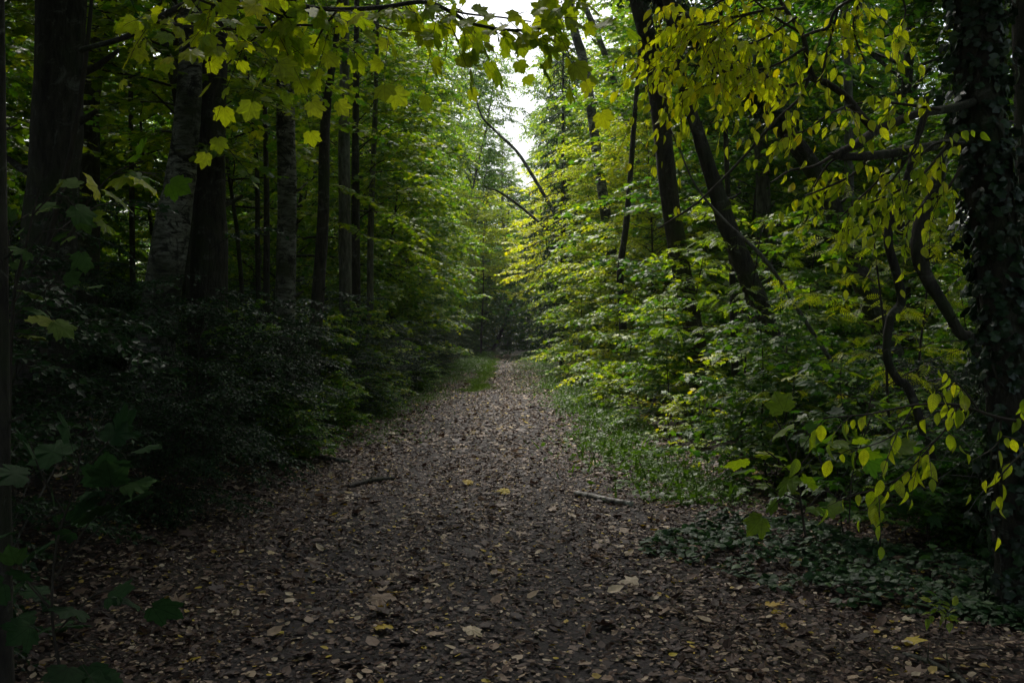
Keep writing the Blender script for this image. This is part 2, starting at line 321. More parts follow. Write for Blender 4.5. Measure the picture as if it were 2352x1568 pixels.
def grow(seed, H=3.0, stems=1, spread=0.2, nb=16, t0=0.25, blen=(1.0, 0.4), elev=(0.5, 0.1), r0=0.02, T=MAPLE, size=0.12,
         tw_sp=0.12, tw_len=0.4, k=5, droop=0.2, bdroop=0.3, tilt=0.35, hang=0.0, seg=6, lobes=None, uv=False, tonesd=0.25, wob=0.08,
         petiole=0.3, rtw=0.003, flat=0.35):
    rng = np.random.default_rng(seed); wood = MB(); br = MB(); lf = MB(); S, D, Ln = [], [], []
    for s in range(stems):
        a = rng.uniform(0, 6.28); lean = spread * rng.uniform(0.3, 1.0) if stems > 1 else spread * rng.uniform(0, 1)
        h = H * (rng.uniform(0.65, 1.0) if s else 1.0); m = 9; tt = np.linspace(0, 1, m)
        off = np.cumsum(rng.normal(0, wob, (m, 2)) * h / m, 0)
        st = np.column_stack([np.cos(a) * lean * h * tt ** 1.5 + off[:, 0], np.sin(a) * lean * h * tt ** 1.5 + off[:, 1], h * tt - 0.15])
        if stems > 1: st[:, :2] += rng.normal(0, 0.12, 2)
        sr = r0 * (1 - 0.8 * tt) * (0.7 if s else 1); tube(wood, st, sr, seg)
        for i in range(max(2, nb // stems)):
            t = t0 + (1 - t0) * ((i + rng.uniform(0, 1)) / max(1, nb // stems)) ** 0.9
            t = min(t, 1.0); p = np.array([np.interp(t, tt, st[:, c]) for c in range(3)])
            az = i * 2.4 + rng.uniform(-0.5, 0.5) + s; e = elev[0] + (elev[1] - elev[0]) * t if False else rng.uniform(elev[1], elev[0])
            L_ = (blen[0] + (blen[1] - blen[0]) * (t - t0) / (1 - t0)) * rng.uniform(0.7, 1.15)
            q = np.linspace(0, 1, 7); az2 = az + rng.normal(0, 0.25) * q
            step = L_ / 6; dirs = np.column_stack([np.cos(az2) * np.cos(e), np.sin(az2) * np.cos(e), np.sin(e) - bdroop * q * 1.6]); dirs = nrm(dirs)
            bp = p + np.vstack([[0, 0, 0], np.cumsum((dirs[:-1] + rng.normal(0, 0.08, (6, 3))) * step, 0)])
            rb = max(0.004, r0 * 0.35 * L_ / max(blen)); tube(br, bp, rb * (1 - 0.8 * q), 4, cap=False)
            nt_ = max(2, int(L_ / tw_sp)); ts = 0.15 + 0.85 * (np.arange(nt_) + rng.uniform(0, 1, nt_)) / nt_; ts = np.clip(ts, 0, 1)
            pos = np.column_stack([np.interp(ts, q, bp[:, c]) for c in range(3)])
            bd = nrm(np.column_stack([np.interp(ts, q, dirs[:, c]) for c in range(3)]))
            sd_ = np.where(np.arange(nt_) % 2, 1.0, -1.0) * rng.uniform(0.5, 1.2, nt_); hh = nrm(np.cross(bd, UP) + 1e-6)
            td = bd * np.cos(sd_)[:, None] + hh * np.sin(sd_)[:, None] + rng.normal(0, flat * 0.4, (nt_, 3)); td[:, 2] *= (0.4 + flat)
            S.append(pos); D.append(td); Ln.append(tw_len * (1.15 - 0.6 * ts) * rng.uniform(0.6, 1.2, nt_))
            S.append(bp[-1:]); D.append(dirs[-1:]); Ln.append(np.array([tw_len * 0.6]))
    twig_leaves(rng, lf, br, T, np.concatenate(S), np.concatenate(D), np.concatenate(Ln), k, size, droop, tilt, hang, tonesd, uv=uv, petiole=petiole, rtw=rtw)
    return wood, br, lf

# ------------------------------------------------------------------ object helpers
def tag(o, label=None, cat=None, group=None, kind=None):
    if label: o['label'] = label
    if cat: o['category'] = cat
    if group: o['group'] = group
    if kind: o['kind'] = kind
    return o
def thing(name, loc=(0, 0, 0), label=None, cat=None, group=None):
    o = bpy.data.objects.new(name, None); COL.objects.link(o); o.location = [float(c) for c in loc]; o.empty_display_size = 0.3
    return tag(o, label, cat, group)
def part(name, me, parent, tone=None, loc=None):
    o = bpy.data.objects.new(name, me); COL.objects.link(o); o.parent = parent
    if loc is not None: o.location = [float(c) for c in loc]
    if tone: o.color = (tone[0], tone[1], 0, 1)
    return o
def solo(name, me, label=None, cat=None, group=None, kind=None, tone=None):
    o = bpy.data.objects.new(name, me); COL.objects.link(o)
    if tone: o.color = (tone[0], tone[1], 0, 1)
    return tag(o, label, cat, group, kind)

# ------------------------------------------------------------------ terrain
def pathx(y): return -0.35 - 0.004 * np.asarray(y, float)
def gz(x, y):
    x = np.asarray(x, float); y = np.asarray(y, float); c = x - pathx(y)
    z = 0.02 * np.sin(x * 1.7 + y * 0.6) + 0.015 * np.sin(y * 1.3 - x * 2.1)
    z = z - 0.03 * np.exp(-((np.abs(c) - 0.7) / 0.25) ** 2)
    l = np.clip((-c - 2.2) / 3.0, 0, 1); r = np.clip((c - 1.6) / 3.5, 0, 1)
    z = z + 0.55 * l * l * (3 - 2 * l) - 0.12 * r + 0.05 * np.sin(x * 0.9 + 1) * (l + r) * np.sin(y * 0.4)
    z = z - 0.9 * np.clip((y - 84) / 14, 0, 1) ** 1.2 + 0.035 * np.clip(y - 100, 0, 200) * 0.4
    return z
def sheet(name, xs, ys, mat, dz=0.0, edge=None, label=None):
    X, Y = np.meshgrid(xs, ys); 
    if edge is not None: X = edge(X, Y)
    Z = gz(X, Y) + dz; mb = MB(); nx, ny = len(xs), len(ys)
    i = np.arange(ny - 1)[:, None] * nx; j = np.arange(nx - 1)[None]
    mb.add(np.stack([X, Y, Z], -1).reshape(-1, 3), np.stack([i + j, i + j + 1, i + nx + j + 1, i + nx + j], -1).reshape(-1, 4))
    o = solo(name, mb.mesh(name, mat, True), kind='structure'); return o
xs = np.concatenate([-np.geomspace(400, 8.5, 26), np.linspace(-8, 8, 81), np.geomspace(8.5, 400, 26)])
ys = np.concatenate([np.linspace(-60, -2, 12), np.linspace(-1, 30, 150), np.linspace(30.5, 120, 120), np.geomspace(123, 500, 24)])
sheet('ground', xs, ys, M_SOIL)
def pedge(X, Y):
    return pathx(Y) + X * (1.35 + 0.12 * np.sin(Y * 0.9) + 0.08 * np.sin(Y * 2.3 + X))
sheet('path', np.linspace(-1, 1, 25), np.concatenate([np.linspace(-3, 30, 200), np.linspace(30.4, 85, 130)]), M_PATH, 0.006, pedge)
# track crossing at the far end
def xedge(X, Y): return X
mb = MB(); X, Y = np.meshgrid(np.linspace(-14, 10, 60), np.linspace(0, 1, 8)); YY = 76 + Y * 6.5 + 0.5 * np.sin(X * 0.4)
i = np.arange(7)[:, None] * 60; j = np.arange(59)[None]
ZZ = gz(X, YY) + 0.02 + 0.22 * np.sin(Y * np.pi * 0.5)
mb.add(np.stack([X, YY, ZZ], -1).reshape(-1, 3), np.stack([i + j, i + j + 1, i + 60 + j + 1, i + 60 + j], -1).reshape(-1, 4))
solo('road', mb.mesh('road', M_PATH, True), kind='structure')

# ------------------------------------------------------------------ leaf litter and ground plants
rng = np.random.default_rng(5)
def litter(seed, n, x0, x1, y0, y1, smin, smax, T, dens=None, curl=1.0, lift=0.012):
    r = np.random.default_rng(seed); lf = MB()
    x = r.uniform(x0, x1, n); y = r.uniform(y0, y1, n)
    c = np.abs(x - pathx(y))
    bare = 0.5 + 0.5 * np.sin(x * 3.1 + np.sin(y * 1.3) * 2) * np.sin(y * 1.9 + x)   # patchy
    keep = r.uniform(0, 1, n) < (0.6 + 0.4 * bare) * (1 - 0.45 * np.exp(-((c - 0.7) / 0.22) ** 2) - 0.3 * np.exp(-(c / 0.2) ** 2))
    x, y = x[keep], y[keep]; n = len(x)
    p = np.column_stack([x, y, gz(x, y) + lift + r.uniform(0, 0.014, n)])
    a = r.uniform(0, 6.28, n); d = np.column_stack([np.cos(a), np.sin(a), r.normal(0, 0.18, n)])
    nn = UP + r.normal(0, 0.28, (n, 3)); sz = smin * (smax / smin) ** (r.uniform(0, 1, n) ** 1.6)
    put_leaves(lf, T, p, d, nn, sz, np.where(r.uniform(0, 1, n) < 0.03, r.uniform(0.93, 1.0, n), 0.05 + 0.86 * r.uniform(0, 1, n) ** 1.5), r.normal(0.2, 0.9, n) * curl)
    return lf
def merge(*ms):
    m = MB()
    for q in ms:
        for f in q.f3: m.f3.append(f + m.n)
        for f in q.f4: m.f4.append(f + m.n)
        m.v += q.v; m.t3 += q.t3; m.uv += q.uv; m.n += q.n
    return m
LT = (0.5, 1.0)
solo('leaf_litter', merge(
    litter(1, 150000, -4.6, 4.2, 3.0, 13, 0.018, 0.052, DEADL), litter(2, 9500, -5.5, 5.0, 3.0, 13, 0.05, 0.10, DEADL),
    litter(3, 2600, -5.5, 5.5, 3.0, 16, 0.05, 0.13, MAPLE, curl=1.2, lift=0.02),
    litter(4, 95000, -3.8, 2.6, 13, 40, 0.03, 0.085, DEADL), litter(6, 3500, -4, 3, 13, 45, 0.07, 0.14, MAPLE_LO),
    litter(7, 30000, -4.2, 3.0, 38, 84, 0.06, 0.13, SMALL), litter(8, 9000, -12, 10, 12, 60, 0.07, 0.15, SMALL)
    ).mesh('leaf_litter', M_DEAD), label='brown and tan fallen leaves scattered thickly over the path', cat='fallen leaves', kind='stuff', tone=LT)

def grassmesh(seed, n, fx, y0, y1, h):
    r = np.random.default_rng(seed); y = r.uniform(y0, y1, n); x = fx(y, r)
    p = np.column_stack([x, y, gz(x, y)]); d = UP + r.normal(0, 0.45, (n, 3)); d[:, 2] = np.abs(d[:, 2])
    lf = MB(); T = (np.array([[-0.06, 0, 0], [0.06, 0, 0], [0.03, 0.6, -0.1], [0, 1, -0.35]]), np.array([[0, 1, 2], [0, 2, 3]]))
    put_leaves(lf, T, p, d, r.normal(0, 1, (n, 3)), h * r.uniform(0.5, 1.2, n), np.clip(r.normal(0.5, 0.25, n), 0, 1)); return lf
def lstrip(y, r): return -1.03 - 0.006 * (y - 30) + r.normal(0, 0.19, len(y)) + 0.12 * np.sin(y * 0.9) + 0.07 * np.sin(y * 2.7)
def rstrip(y, r): return 0.42 + r.normal(0, 0.33, len(y)) + 0.004 * (y - 30)
solo('grass', grassmesh(11, 40000, lstrip, 27, 62, 0.07).mesh('grass', M_GRASS), 'short bright green grass strip left of the trodden track', 'grass', kind='stuff', tone=(0.55, 0.7))
solo('grass', grassmesh(12, 14000, rstrip, 26, 72, 0.06).mesh('grass', M_GRASS), 'thin leaf-strewn grass strip right of the trodden track', 'grass', kind='stuff', tone=(0.5, 0.7))

def herbs(seed, n, fx, y0, y1, hmax, size, T, sh=1.0):
    r = np.random.default_rng(seed); y = r.uniform(y0 ** sh, y1 ** sh, n) ** (1 / sh); x = fx(y, r)
    cl = 0.5 + 0.5 * np.sin(x * 4.3 + 1.7 * np.sin(y * 2.1)) * np.cos(y * 3.3 - x * 2)
    z = gz(x, y) + hmax * (0.25 + 0.75 * cl) * r.uniform(0.15, 1.0, n)
    p = np.column_stack([x, y, z]); a = r.uniform(0, 6.28, n); d = np.column_stack([np.cos(a), np.sin(a), r.normal(-0.15, 0.3, n)])
    lf = MB(); put_leaves(lf, T, p, d, UP + r.normal(0, 0.4, (n, 3)), size * r.uniform(0.5, 1.3, n), np.clip(r.normal(0.5, 0.22, n), 0, 1)); return lf
def rverge(y, r): return 1.62 + r.normal(0, 0.38, len(y)) + 0.18 * np.sin(y * 0.8)
def lverge(y, r): return -2.75 + r.normal(0, 0.5, len(y)) - 0.25 * np.sin(y * 0.7) + 0.008 * y
solo('ground_cover', merge(herbs(21, 12000, rverge, 9, 30, 0.24, 0.04, SMALL), herbs(22, 3800, rverge, 9, 30, 0.2, 0.07, MAPLE_LO),
     grassmesh(23, 1500, rverge, 9, 34, 0.2), herbs(24, 12000, rverge, 30, 78, 0.25, 0.08, SMALL)).mesh('ground_cover', M_GRASS),
     'low green weeds fringing the right edge of the path', 'ground cover', kind='stuff', tone=(0.38, 0.6))
solo('ground_cover', merge(herbs(25, 9000, lverge, 14, 36, 0.2, 0.045, SMALL), herbs(26, 14000, lverge, 36, 78, 0.3, 0.08, SMALL),
     grassmesh(27, 3000, lverge, 18, 60, 0.14)).mesh('ground_cover', M_GRASS),
     'low green weeds fringing the left edge of the path', 'ground cover', kind='stuff', tone=(0.3, 0.5))
# patch of rounded dark leaves in the lower right
r = np.random.default_rng(31); n = 5200
uu = r.uniform(0, 1, n); vv = r.uniform(-1, 1, n)
y = 8.0 - 2.7 * uu; x = 1.85 + 1.25 * uu + vv * (0.35 + 0.85 * np.sin(np.pi * np.clip(uu * 0.85 + 0.15, 0, 1))) + 0.12 * np.sin(y * 5)
gap = np.sin(x * 7 + 2 * np.sin(y * 5)) * np.sin(y * 6.1 - x * 2) > -0.45; x, y, uu, vv = x[gap], y[gap], uu[gap], vv[gap]; n = len(x)
hgt = 0.24 * (1 - np.abs(vv) ** 3) * (0.6 + 0.4 * np.sin(x * 5) * np.sin(y * 4)) * (1 - 0.4 * uu)
p = np.column_stack([x, y, gz(x, y) + 0.03 + hgt * r.uniform(0.5, 1, n)]); a = r.uniform(0, 6.28, n)
lf = MB(); put_leaves(lf, ROUND, p, np.column_stack([np.cos(a), np.sin(a), r.normal(-0.1, 0.15, n)]), UP + r.normal(0, 0.38, (n, 3)),
                      0.052 * r.uniform(0.5, 1.4, n), np.clip(r.normal(0.45, 0.28, n), 0, 1), uv=False)

solo('ground_plants', lf.mesh('ground_plants', M_NETTLE), 'dense patch of rounded dark green leaves beside the path', 'ground cover', kind='stuff', tone=(0.42, 0.8))

exec_after = []
# ================================================================== prototypes
def proto(*a, leaf=M_LEAF, bark=M_TWIG, **k):
    wd, br, lf = grow(*a, **k)
    return (wd.mesh('stem', bark, True), br.mesh('branches', M_TWIG), lf.mesh('foliage', leaf))
def plant(pr, name, loc, rz=0, sc=1.0, tone=(0.4, 0.6), label=None, cat='plant', group=None, tiltx=0.0, first='stem'):
    t = thing(name, loc, label, cat, group); tl = np.random.default_rng(int(abs(loc[0] * 131 + loc[1] * 37))).normal(0, 0.07, 2); t.rotation_euler = (tiltx + tl[0], tl[1], rz)
    s = sc if isinstance(sc, (tuple, list)) else (sc, sc, sc); t.scale = s
    part(first, pr[0], t); part('branches', pr[1], t); part('foliage', pr[2], t, tone)
    return t
ORD = ['nearest', 'second nearest', 'third nearest', 'fourth nearest', 'fifth nearest', 'sixth nearest', 'seventh nearest', 'eighth nearest',
       'ninth nearest', 'tenth nearest', 'eleventh nearest', 'twelfth nearest', 'thirteenth nearest', 'fourteenth nearest', 'fifteenth nearest']
SEEDL = [proto(100 + i, H=h, nb=12, t0=0.3, blen=(0.55, 0.2), elev=(0.7, 0.1), r0=0.009, T=MAPLE, size=0.105, tw_sp=0.12, tw_len=0.18, k=4,
               petiole=0.7, droop=0.15, tilt=0.3) for i, h in enumerate((1.3, 1.7, 1.1))]
SAPL = [proto(110 + i, H=h, nb=40, t0=0.1, blen=(1.6, 0.5), elev=(0.6, 0.0), r0=0.022, T=MAPLE, size=0.115, tw_sp=0.11, tw_len=0.42, k=6,
              petiole=0.4, droop=0.22, tilt=0.4, spread=0.15) for i, h in enumerate((3.6, 4.4, 3.0))]
UNDER = [proto(120 + i, H=h, nb=84, t0=0.12, blen=(3.3, 1.4), elev=(0.85, 0.0), flat=0.6, bdroop=0.42, r0=0.06, T=MAPLE_LO, size=0.13, tw_sp=0.15, tw_len=0.75, k=9,
               petiole=0.1, droop=0.2, tilt=0.42, spread=0.1, rtw=0.005, bark=M_BARK) for i, h in enumerate((8.5, 11.5))]
HIGHM = [proto(125, H=9.0, nb=60, t0=0.42, blen=(3.2, 1.3), elev=(0.6, 0.0), r0=0.06, T=MAPLE_LO, size=0.125, tw_sp=0.16, tw_len=0.75, k=8,
               petiole=0.1, droop=0.15, tilt=0.4, spread=0.1, rtw=0.005, bark=M_BARK)]
FINE = [proto(130 + i, H=h, nb=80, t0=0.05, blen=(2.4, 0.9), elev=(0.8, 0.0), r0=0.045, T=SMALL, size=0.095, tw_sp=0.11, tw_len=0.65, k=11,
              petiole=0.05, droop=0.2, tilt=0.5, spread=0.15, rtw=0.004, bark=M_BARK) for i, h in enumerate((6.5, 7.5))]
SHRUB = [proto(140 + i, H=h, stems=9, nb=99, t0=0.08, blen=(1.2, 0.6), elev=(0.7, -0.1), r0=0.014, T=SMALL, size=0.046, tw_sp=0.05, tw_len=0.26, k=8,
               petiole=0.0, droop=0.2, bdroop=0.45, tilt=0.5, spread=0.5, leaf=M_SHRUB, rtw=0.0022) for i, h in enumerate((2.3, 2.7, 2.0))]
BUSH = [proto(150 + i, H=h, stems=7, nb=77, t0=0.05, blen=(1.0, 0.5), elev=(0.8, 0.0), r0=0.012, T=SMALL, size=0.085, tw_sp=0.08, tw_len=0.26, k=6,
              petiole=0.1, droop=0.15, tilt=0.4, spread=0.45, rtw=0.0025) for i, h in enumerate((1.8, 1.4))]
ROWANS = [proto(160, H=3.2, nb=20, t0=0.3, blen=(1.2, 0.5), elev=(0.8, 0.2), r0=0.02, T=ROWAN, size=0.15, tw_sp=0.2, tw_len=0.2, k=4,
                petiole=0.05, droop=0.35, tilt=0.4, leaf=M_LEAF)]
def crownproto(seed, H, nb, bl, T, size, t0=0.4, tw=1.0, sp=0.2, k=12, bark=M_BARK, droop=0.25, r0=0.2):
    wd, br, lf = grow(seed, H=H, nb=nb, t0=t0, blen=bl, elev=(0.9, 0.15), r0=r0, T=T, size=size, tw_sp=sp, tw_len=tw, k=k, petiole=0.0,
                      droop=droop, bdroop=0.25, tilt=0.5, spread=0.04, rtw=0.008, seg=12, flat=0.8, wob=0.12)
    return (wd.mesh('trunk', bark, True), br.mesh('branches', bark), lf.mesh('crown', M_LEAF))
TALL = [crownproto(170, 20, 70, (4.4, 2.0), SMALL, 0.19, k=14), crownproto(171, 18, 66, (4.8, 1.8), SMALL, 0.19, t0=0.3, k=14),
        crownproto(172, 21, 85, (3.4, 1.5), SMALL, 0.17, bark=M_BIRCH, r0=0.15, droop=0.7, k=16, t0=0.25)]
print('tris tall', [len(p[2].polygons) for p in TALL], 'under', [len(p[2].polygons) for p in UNDER], 'sapl', [len(p[2].polygons) for p in SAPL], 'shrub', [len(p[2].polygons) for p in SHRUB])

BIGM = [proto(180 + i, H=h, nb=120, t0=0.12, blen=(3.9, 1.7), elev=(0.95, 0.1), flat=0.8, bdroop=0.5, r0=0.13, T=SMALL, size=0.19, tw_sp=0.17, tw_len=0.85, k=10,
              petiole=0.05, droop=0.3, tilt=0.55, spread=0.04, rtw=0.006, bark=M_BARK) for i, h in enumerate((17, 20))]
# ================================================================== tall trees in the wood
rng = np.random.default_rng(77)
def tallt(kind, x, y, tone, sc=1.0, label=None, group=None):
    t = thing('birch_tree' if kind == 2 else 'broadleaf_tree', (x, y, float(gz(x, y)) - 0.1), label, 'tree', group)
    t.rotation_euler = (rng.normal(0, 0.02), rng.normal(0, 0.02), rng.uniform(0, 6.28)); t.scale = (sc, sc, sc)
    pr = TALL[kind]; part('trunk', pr[0], t); part('branches', pr[1], t); part('crown', pr[2], t, tone)
def fill(side, n, xr, yr, mind, tones, label, group, kinds=(0, 1, 2), scr=(0.85, 1.15), avoid=()):
    pts = []; tries = 0
    while len(pts) < n and tries < 6000:
        tries += 1; x = rng.uniform(*xr) * side; y = rng.uniform(*yr)
        if any((x - a) ** 2 + (y - b) ** 2 < mind ** 2 for a, b in pts): continue
        pts.append((x, y))
    for x, y in pts:
        k = int(rng.choice(kinds)); t = tones[rng.integers(len(tones))]
        nm = 'birch' if k == 2 else 'broadleaf tree'
        tallt(k, x, y, t, rng.uniform(*scr), label % nm, group % nm)
T_G = [(0.42, 0.5), (0.5, 0.5), (0.55, 0.6), (0.36, 0.5)]
fill(-1, 15, (13, 42), (24, 80), 4.5, T_G + [(0.66, 0.5)], 'tall slender %s crowded in the background left of the path', 'background %s trunks left of the path')
fill(1, 28, (9, 42), (12, 80), 4.5, T_G + [(0.66, 0.5)], 'tall slender %s crowded in the background right of the path', 'background %s trunks right of the path')
fill(-1, 12, (7.5, 11), (26, 82), 4.0, T_G, 'tall %s standing just behind the shrubs left of the path', '%s row behind the left shrubs', scr=(0.9, 1.1))
fill(1, 12, (8, 11.5), (26, 82), 4.0, T_G, 'tall %s standing just behind the saplings right of the path', '%s row behind the right saplings', scr=(0.9, 1.1))
fill(1, 22, (-34, 34), (100, 150), 5, T_G, 'distant %s closing off the far end of the path', 'distant %s at the far end of the path', scr=(0.75, 1.0))
for i in range(9):
    tallt(int(rng.integers(0, 2)), -11 + i * 2.7 + rng.normal(0, 0.4), 93 + (i % 3) * 6 + rng.normal(0, 1), (0.55, 0.5), rng.uniform(0.85, 1.0), 'tall tree standing straight beyond the crossing track', 'tall trees beyond the crossing track')
for x, y, sc, lb in ((-4.6, 104, 1.55, 'tall pale birch filling the left of the sky gap'), (2.6, 112, 1.35, 'tall pale birch low in the right of the sky gap'), (-7.5, 88, 1.3, 'tall birch left of the sky gap behind the green maples')):
    tallt(2, x, y, (0.6, 0.4), sc, lb)
# trees added over and behind the viewer to block sky light
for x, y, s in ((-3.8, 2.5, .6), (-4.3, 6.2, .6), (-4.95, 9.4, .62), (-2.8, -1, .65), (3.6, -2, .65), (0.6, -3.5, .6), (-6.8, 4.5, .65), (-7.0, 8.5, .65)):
    tallt(int(rng.integers(0, 2)), x, y, (0.4, 0.5), s, 'low-crowned tree added to shade the left foreground', 'low-crowned trees added to shade the left foreground')
for x, y in ((-5.5, 3), (5.2, 1), (-4, -4), (4.5, -6), (-9, -1), (9.5, 4), (-9.5, 7), (9, 10.5), (0.5, -9), (-7, -10), (8, -12), (-12, 5), (13, 0), (12.5, 8), (-14, 10), (-12, -8), (1.5, -16), (-7.5, 12.5), (-15, 0), (7.5, 14), (-11, 15), (12, 14), (-4.5, -14), (-6, 6.5), (-6.5, 17), (-7, -3), (0, -5), (6.5, 8.5)):  # more added trees, nearly all out of view, keeping light off the near ground
    tallt(int(rng.integers(0, 2)), x, y, (0.45, 0.5), rng.uniform(0.95, 1.15), 'tall tree added so its crown darkens the near part of the path', 'trees added to darken the near path')

# ================================================================== named trunks traced from the photo
def trunk_tree(name, d, pts, mat, label, crown=None, tone=(0.4, 0.5), seg=16, extend=5.0, group=None, cr_scale=0.8, ivy=None, bumps=0.06, limbs=(), crz=0):
    """pts: (px, py, width px [, depth]) top to bottom"""
    rows = []
    for q in pts:
        dd = q[3] if len(q) > 3 else d; p = P(q[0], q[1], dd); rows.append([*p, q[2] / F * dd / 2])
    rows = rows[::-1]                                   # bottom first
    b = np.array(rows[0]); nx = np.array(rows[1]); dv = (b - nx); g = float(gz(b[0], b[1])) - 0.2
    if b[2] > g + 0.1:
        k = (b[2] - g) / max(nx[2] - b[2], 1e-3); k = min(k, 3.0); e = b + dv * k; e[2] = g; e[3] = b[3] * 1.25
        rows = [e.tolist()] + rows
    tpt = np.array(rows[-1]); pv = np.array(rows[-2]); up = tpt[:3] - pv[:3]; up = up / np.linalg.norm(up)
    if extend > 0:
        for s in (0.5, 1.0):
            v = up * 0.6 + np.array([0, 0, 0.4]); rows.append([*(tpt[:3] + v * extend * s), tpt[3] * (1 - 0.45 * s)])
    ntop = None
    if crown is not None:
        tp = np.array(rows[-1]); ntop = tp[:3].copy(); rr_ = np.random.default_rng(int(d * 7))
        for h in (0.33, 0.66, 1.0): rows.append([*(tp[:3] + UP * 11.5 * cr_scale * h + np.r_[rr_.normal(0, 0.1, 2), 0]), tp[3] * (1 - 0.85 * h)])
    path = smooth_path(rows, 8); base = path[0, :3].copy(); path[:, :3] -= base
    r_ = np.random.default_rng(int(abs(pts[0][0]) + d * 10)); mb = MB(); tube(mb, path[:, :3], path[:, 3], seg, bumps, r_)
    if seg >= 10:
        for _ in range(5):
            i = r_.integers(4, max(5, len(path) - 12)); a = r_.uniform(0, 6.28); o_ = np.array([np.cos(a), np.sin(a), 0.35]); q_ = path[i, :3]; rd = path[i, 3]; sl_ = rd * r_.uniform(0.7, 1.7)
            tube(mb, np.array([q_ + o_ * rd * 0.6, q_ + o_ * (rd + sl_ * 0.4), q_ + o_ * (rd + sl_) + UP * sl_ * 0.2]), rd * np.array([0.26, 0.15, 0.09]), 7, 0.1, r_)
    t = thing(name, base, label, 'tree', group); tr = part('trunk', mb.mesh('trunk', mat, True), t)
    top = path[-1, :3] if ntop is None else ntop - base
    if crown is not None:
        pr = crown; s = cr_scale; off = top - np.array([0, 0, 1]) * (pr[3] * s)
        for nm, me in (('branches', pr[1]), ('crown', pr[2])):
            o = part(nm, me, t, tone if nm == 'crown' else None, off); o.scale = (s, s, s); o.rotation_euler = (0, 0, crz)
    if ivy: make_ivy(base + path[:, :3], path[:, 3], *ivy)
    return t, base, path
def make_ivy(pts, rad, n, t0, t1, spread, label, size=0.055, seed=3, dropsd=0.1):
    r = np.random.default_rng(seed + n); t = r.uniform(t0, t1, n) * (len(pts) - 1); i = np.clip(t.astype(int), 0, len(pts) - 2); f = (t - i)[:, None]
    c = pts[i] * (1 - f) + pts[i + 1] * f; rr = (rad[i] * (1 - f[:, 0]) + rad[i + 1] * f[:, 0])
    a = r.uniform(0, 6.28, n); lump = 0.35 + 0.65 * np.clip(np.sin(t * 1.3 + 2 * np.sin(a)) + 0.5, 0, 1)
    o = np.column_stack([np.cos(a), np.sin(a), np.zeros(n)]); p = c + o * (rr + 0.01 + spread * lump * r.uniform(0, 1, n) ** 1.5)[:, None]
    base = pts[int(t0 * (len(pts) - 1))].copy()
    lf = MB(); d = np.column_stack([r.normal(0, 0.5, n), r.normal(0, 0.5, n), -1 + r.normal(0, 0.4, n)]) + o * 0.4
    put_leaves(lf, MAPLE_LO, p - base, d, o + r.normal(0, 0.4, (n, 3)) + UP * 0.5, size * r.uniform(0.6, 1.4, n), np.clip(r.normal(0.4, 0.25, n), 0, 1))
    st = MB(); i0, i1 = int(t0 * (len(pts) - 1)), max(int(t1 * (len(pts) - 1)), int(t0 * (len(pts) - 1)) + 3)
    for s in range(4):
        aa = r.uniform(0, 6.28) + np.cumsum(r.normal(0, 0.25, i1 - i0 + 1)); q = pts[i0:i1 + 1][:len(aa)]; aa = aa[:len(q)]
        tube(st, q - base + np.column_stack([np.cos(aa), np.sin(aa), 0 * aa]) * (rad[i0:i0 + len(q), None] + 0.008), np.full(len(q), 0.009), 5)
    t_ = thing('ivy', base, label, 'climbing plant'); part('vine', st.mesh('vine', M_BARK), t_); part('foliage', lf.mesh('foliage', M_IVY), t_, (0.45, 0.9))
CR = [(*TALL[0], 8.0), (*TALL[1], 7.0), (*TALL[2], 8.4)]
def T(*a, **k): return trunk_tree(*a, **k)
T('broadleaf_tree', 11, [(148, -200, 100), (142, 0, 105), (128, 300, 110), (115, 550, 120)], M_BARK, 'massive dark ivy-clad trunk at the far upper left', CR[0], cr_scale=0.65, seg=24,
  ivy=(2600, 0.35, 1.0, 0.22, 'dark ivy clinging to the massive trunk at the upper left'))
T('birch_tree', 13, [(442, -150, 50), (440, 0, 52), (436, 200, 56), (415, 400, 66), (392, 540, 80)], M_BIRCH, 'pale birch trunk leaning right beside the dark twin trunk, upper left', CR[2], cr_scale=0.55, seg=22, tone=(0.5, .5))
T('broadleaf_tree', 13.4, [(500, -150, 56), (494, 0, 60), (486, 200, 66), (482, 400, 70), (480, 560, 80)], M_BARK, 'thick dark trunk touching the pale birch on its right', CR[1], cr_scale=0.55, seg=22, crz=1,
  ivy=(2200, 0.45, 1.0, 0.28, 'ivy on the dark twin trunk beside the pale birch'))
T('birch_tree', 16, [(652, -100, 34), (655, 90, 38), (657, 300, 42), (659, 450, 43), (656, 650, 46)], M_BIRCH, 'straight blotchy birch trunk standing alone left of the path', CR[2], seg=20, tone=(0.5, .5), crz=2)
T('broadleaf_tree', 17, [(775, 60, 14), (756, 200, 18), (745, 320, 24), (742, 500, 27), (729, 700, 30)], M_BARK, 'slim dark trunk just right of the blotchy birch', CR[1], cr_scale=0.4, seg=12)
T('birch_tree', 22, [(792, 100, 20), (790, 300, 26), (792, 500, 29), (794, 720, 31)], M_GREY, 'greyish trunk, left one of a close trio nearer the path', CR[2], seg=14, crz=3)
T('broadleaf_tree', 23, [(818, 200, 14), (816, 400, 18), (818, 720, 22)], M_BARK, 'dark trunk in the middle of the close trio nearer the path', CR[0], cr_scale=0.4, seg=12)
T('broadleaf_tree', 25, [(862, 250, 11), (852, 500, 14), (850, 710, 16)], M_GREY, 'thinnest trunk of the close trio nearer the path', CR[1], cr_scale=0.4, seg=10)
T('broadleaf_tree', 18, [(606, 150, 9), (612, 420, 13), (612, 620, 15)], M_BARK, 'thin dark trunk left of the blotchy birch', CR[0], cr_scale=0.35, seg=10)
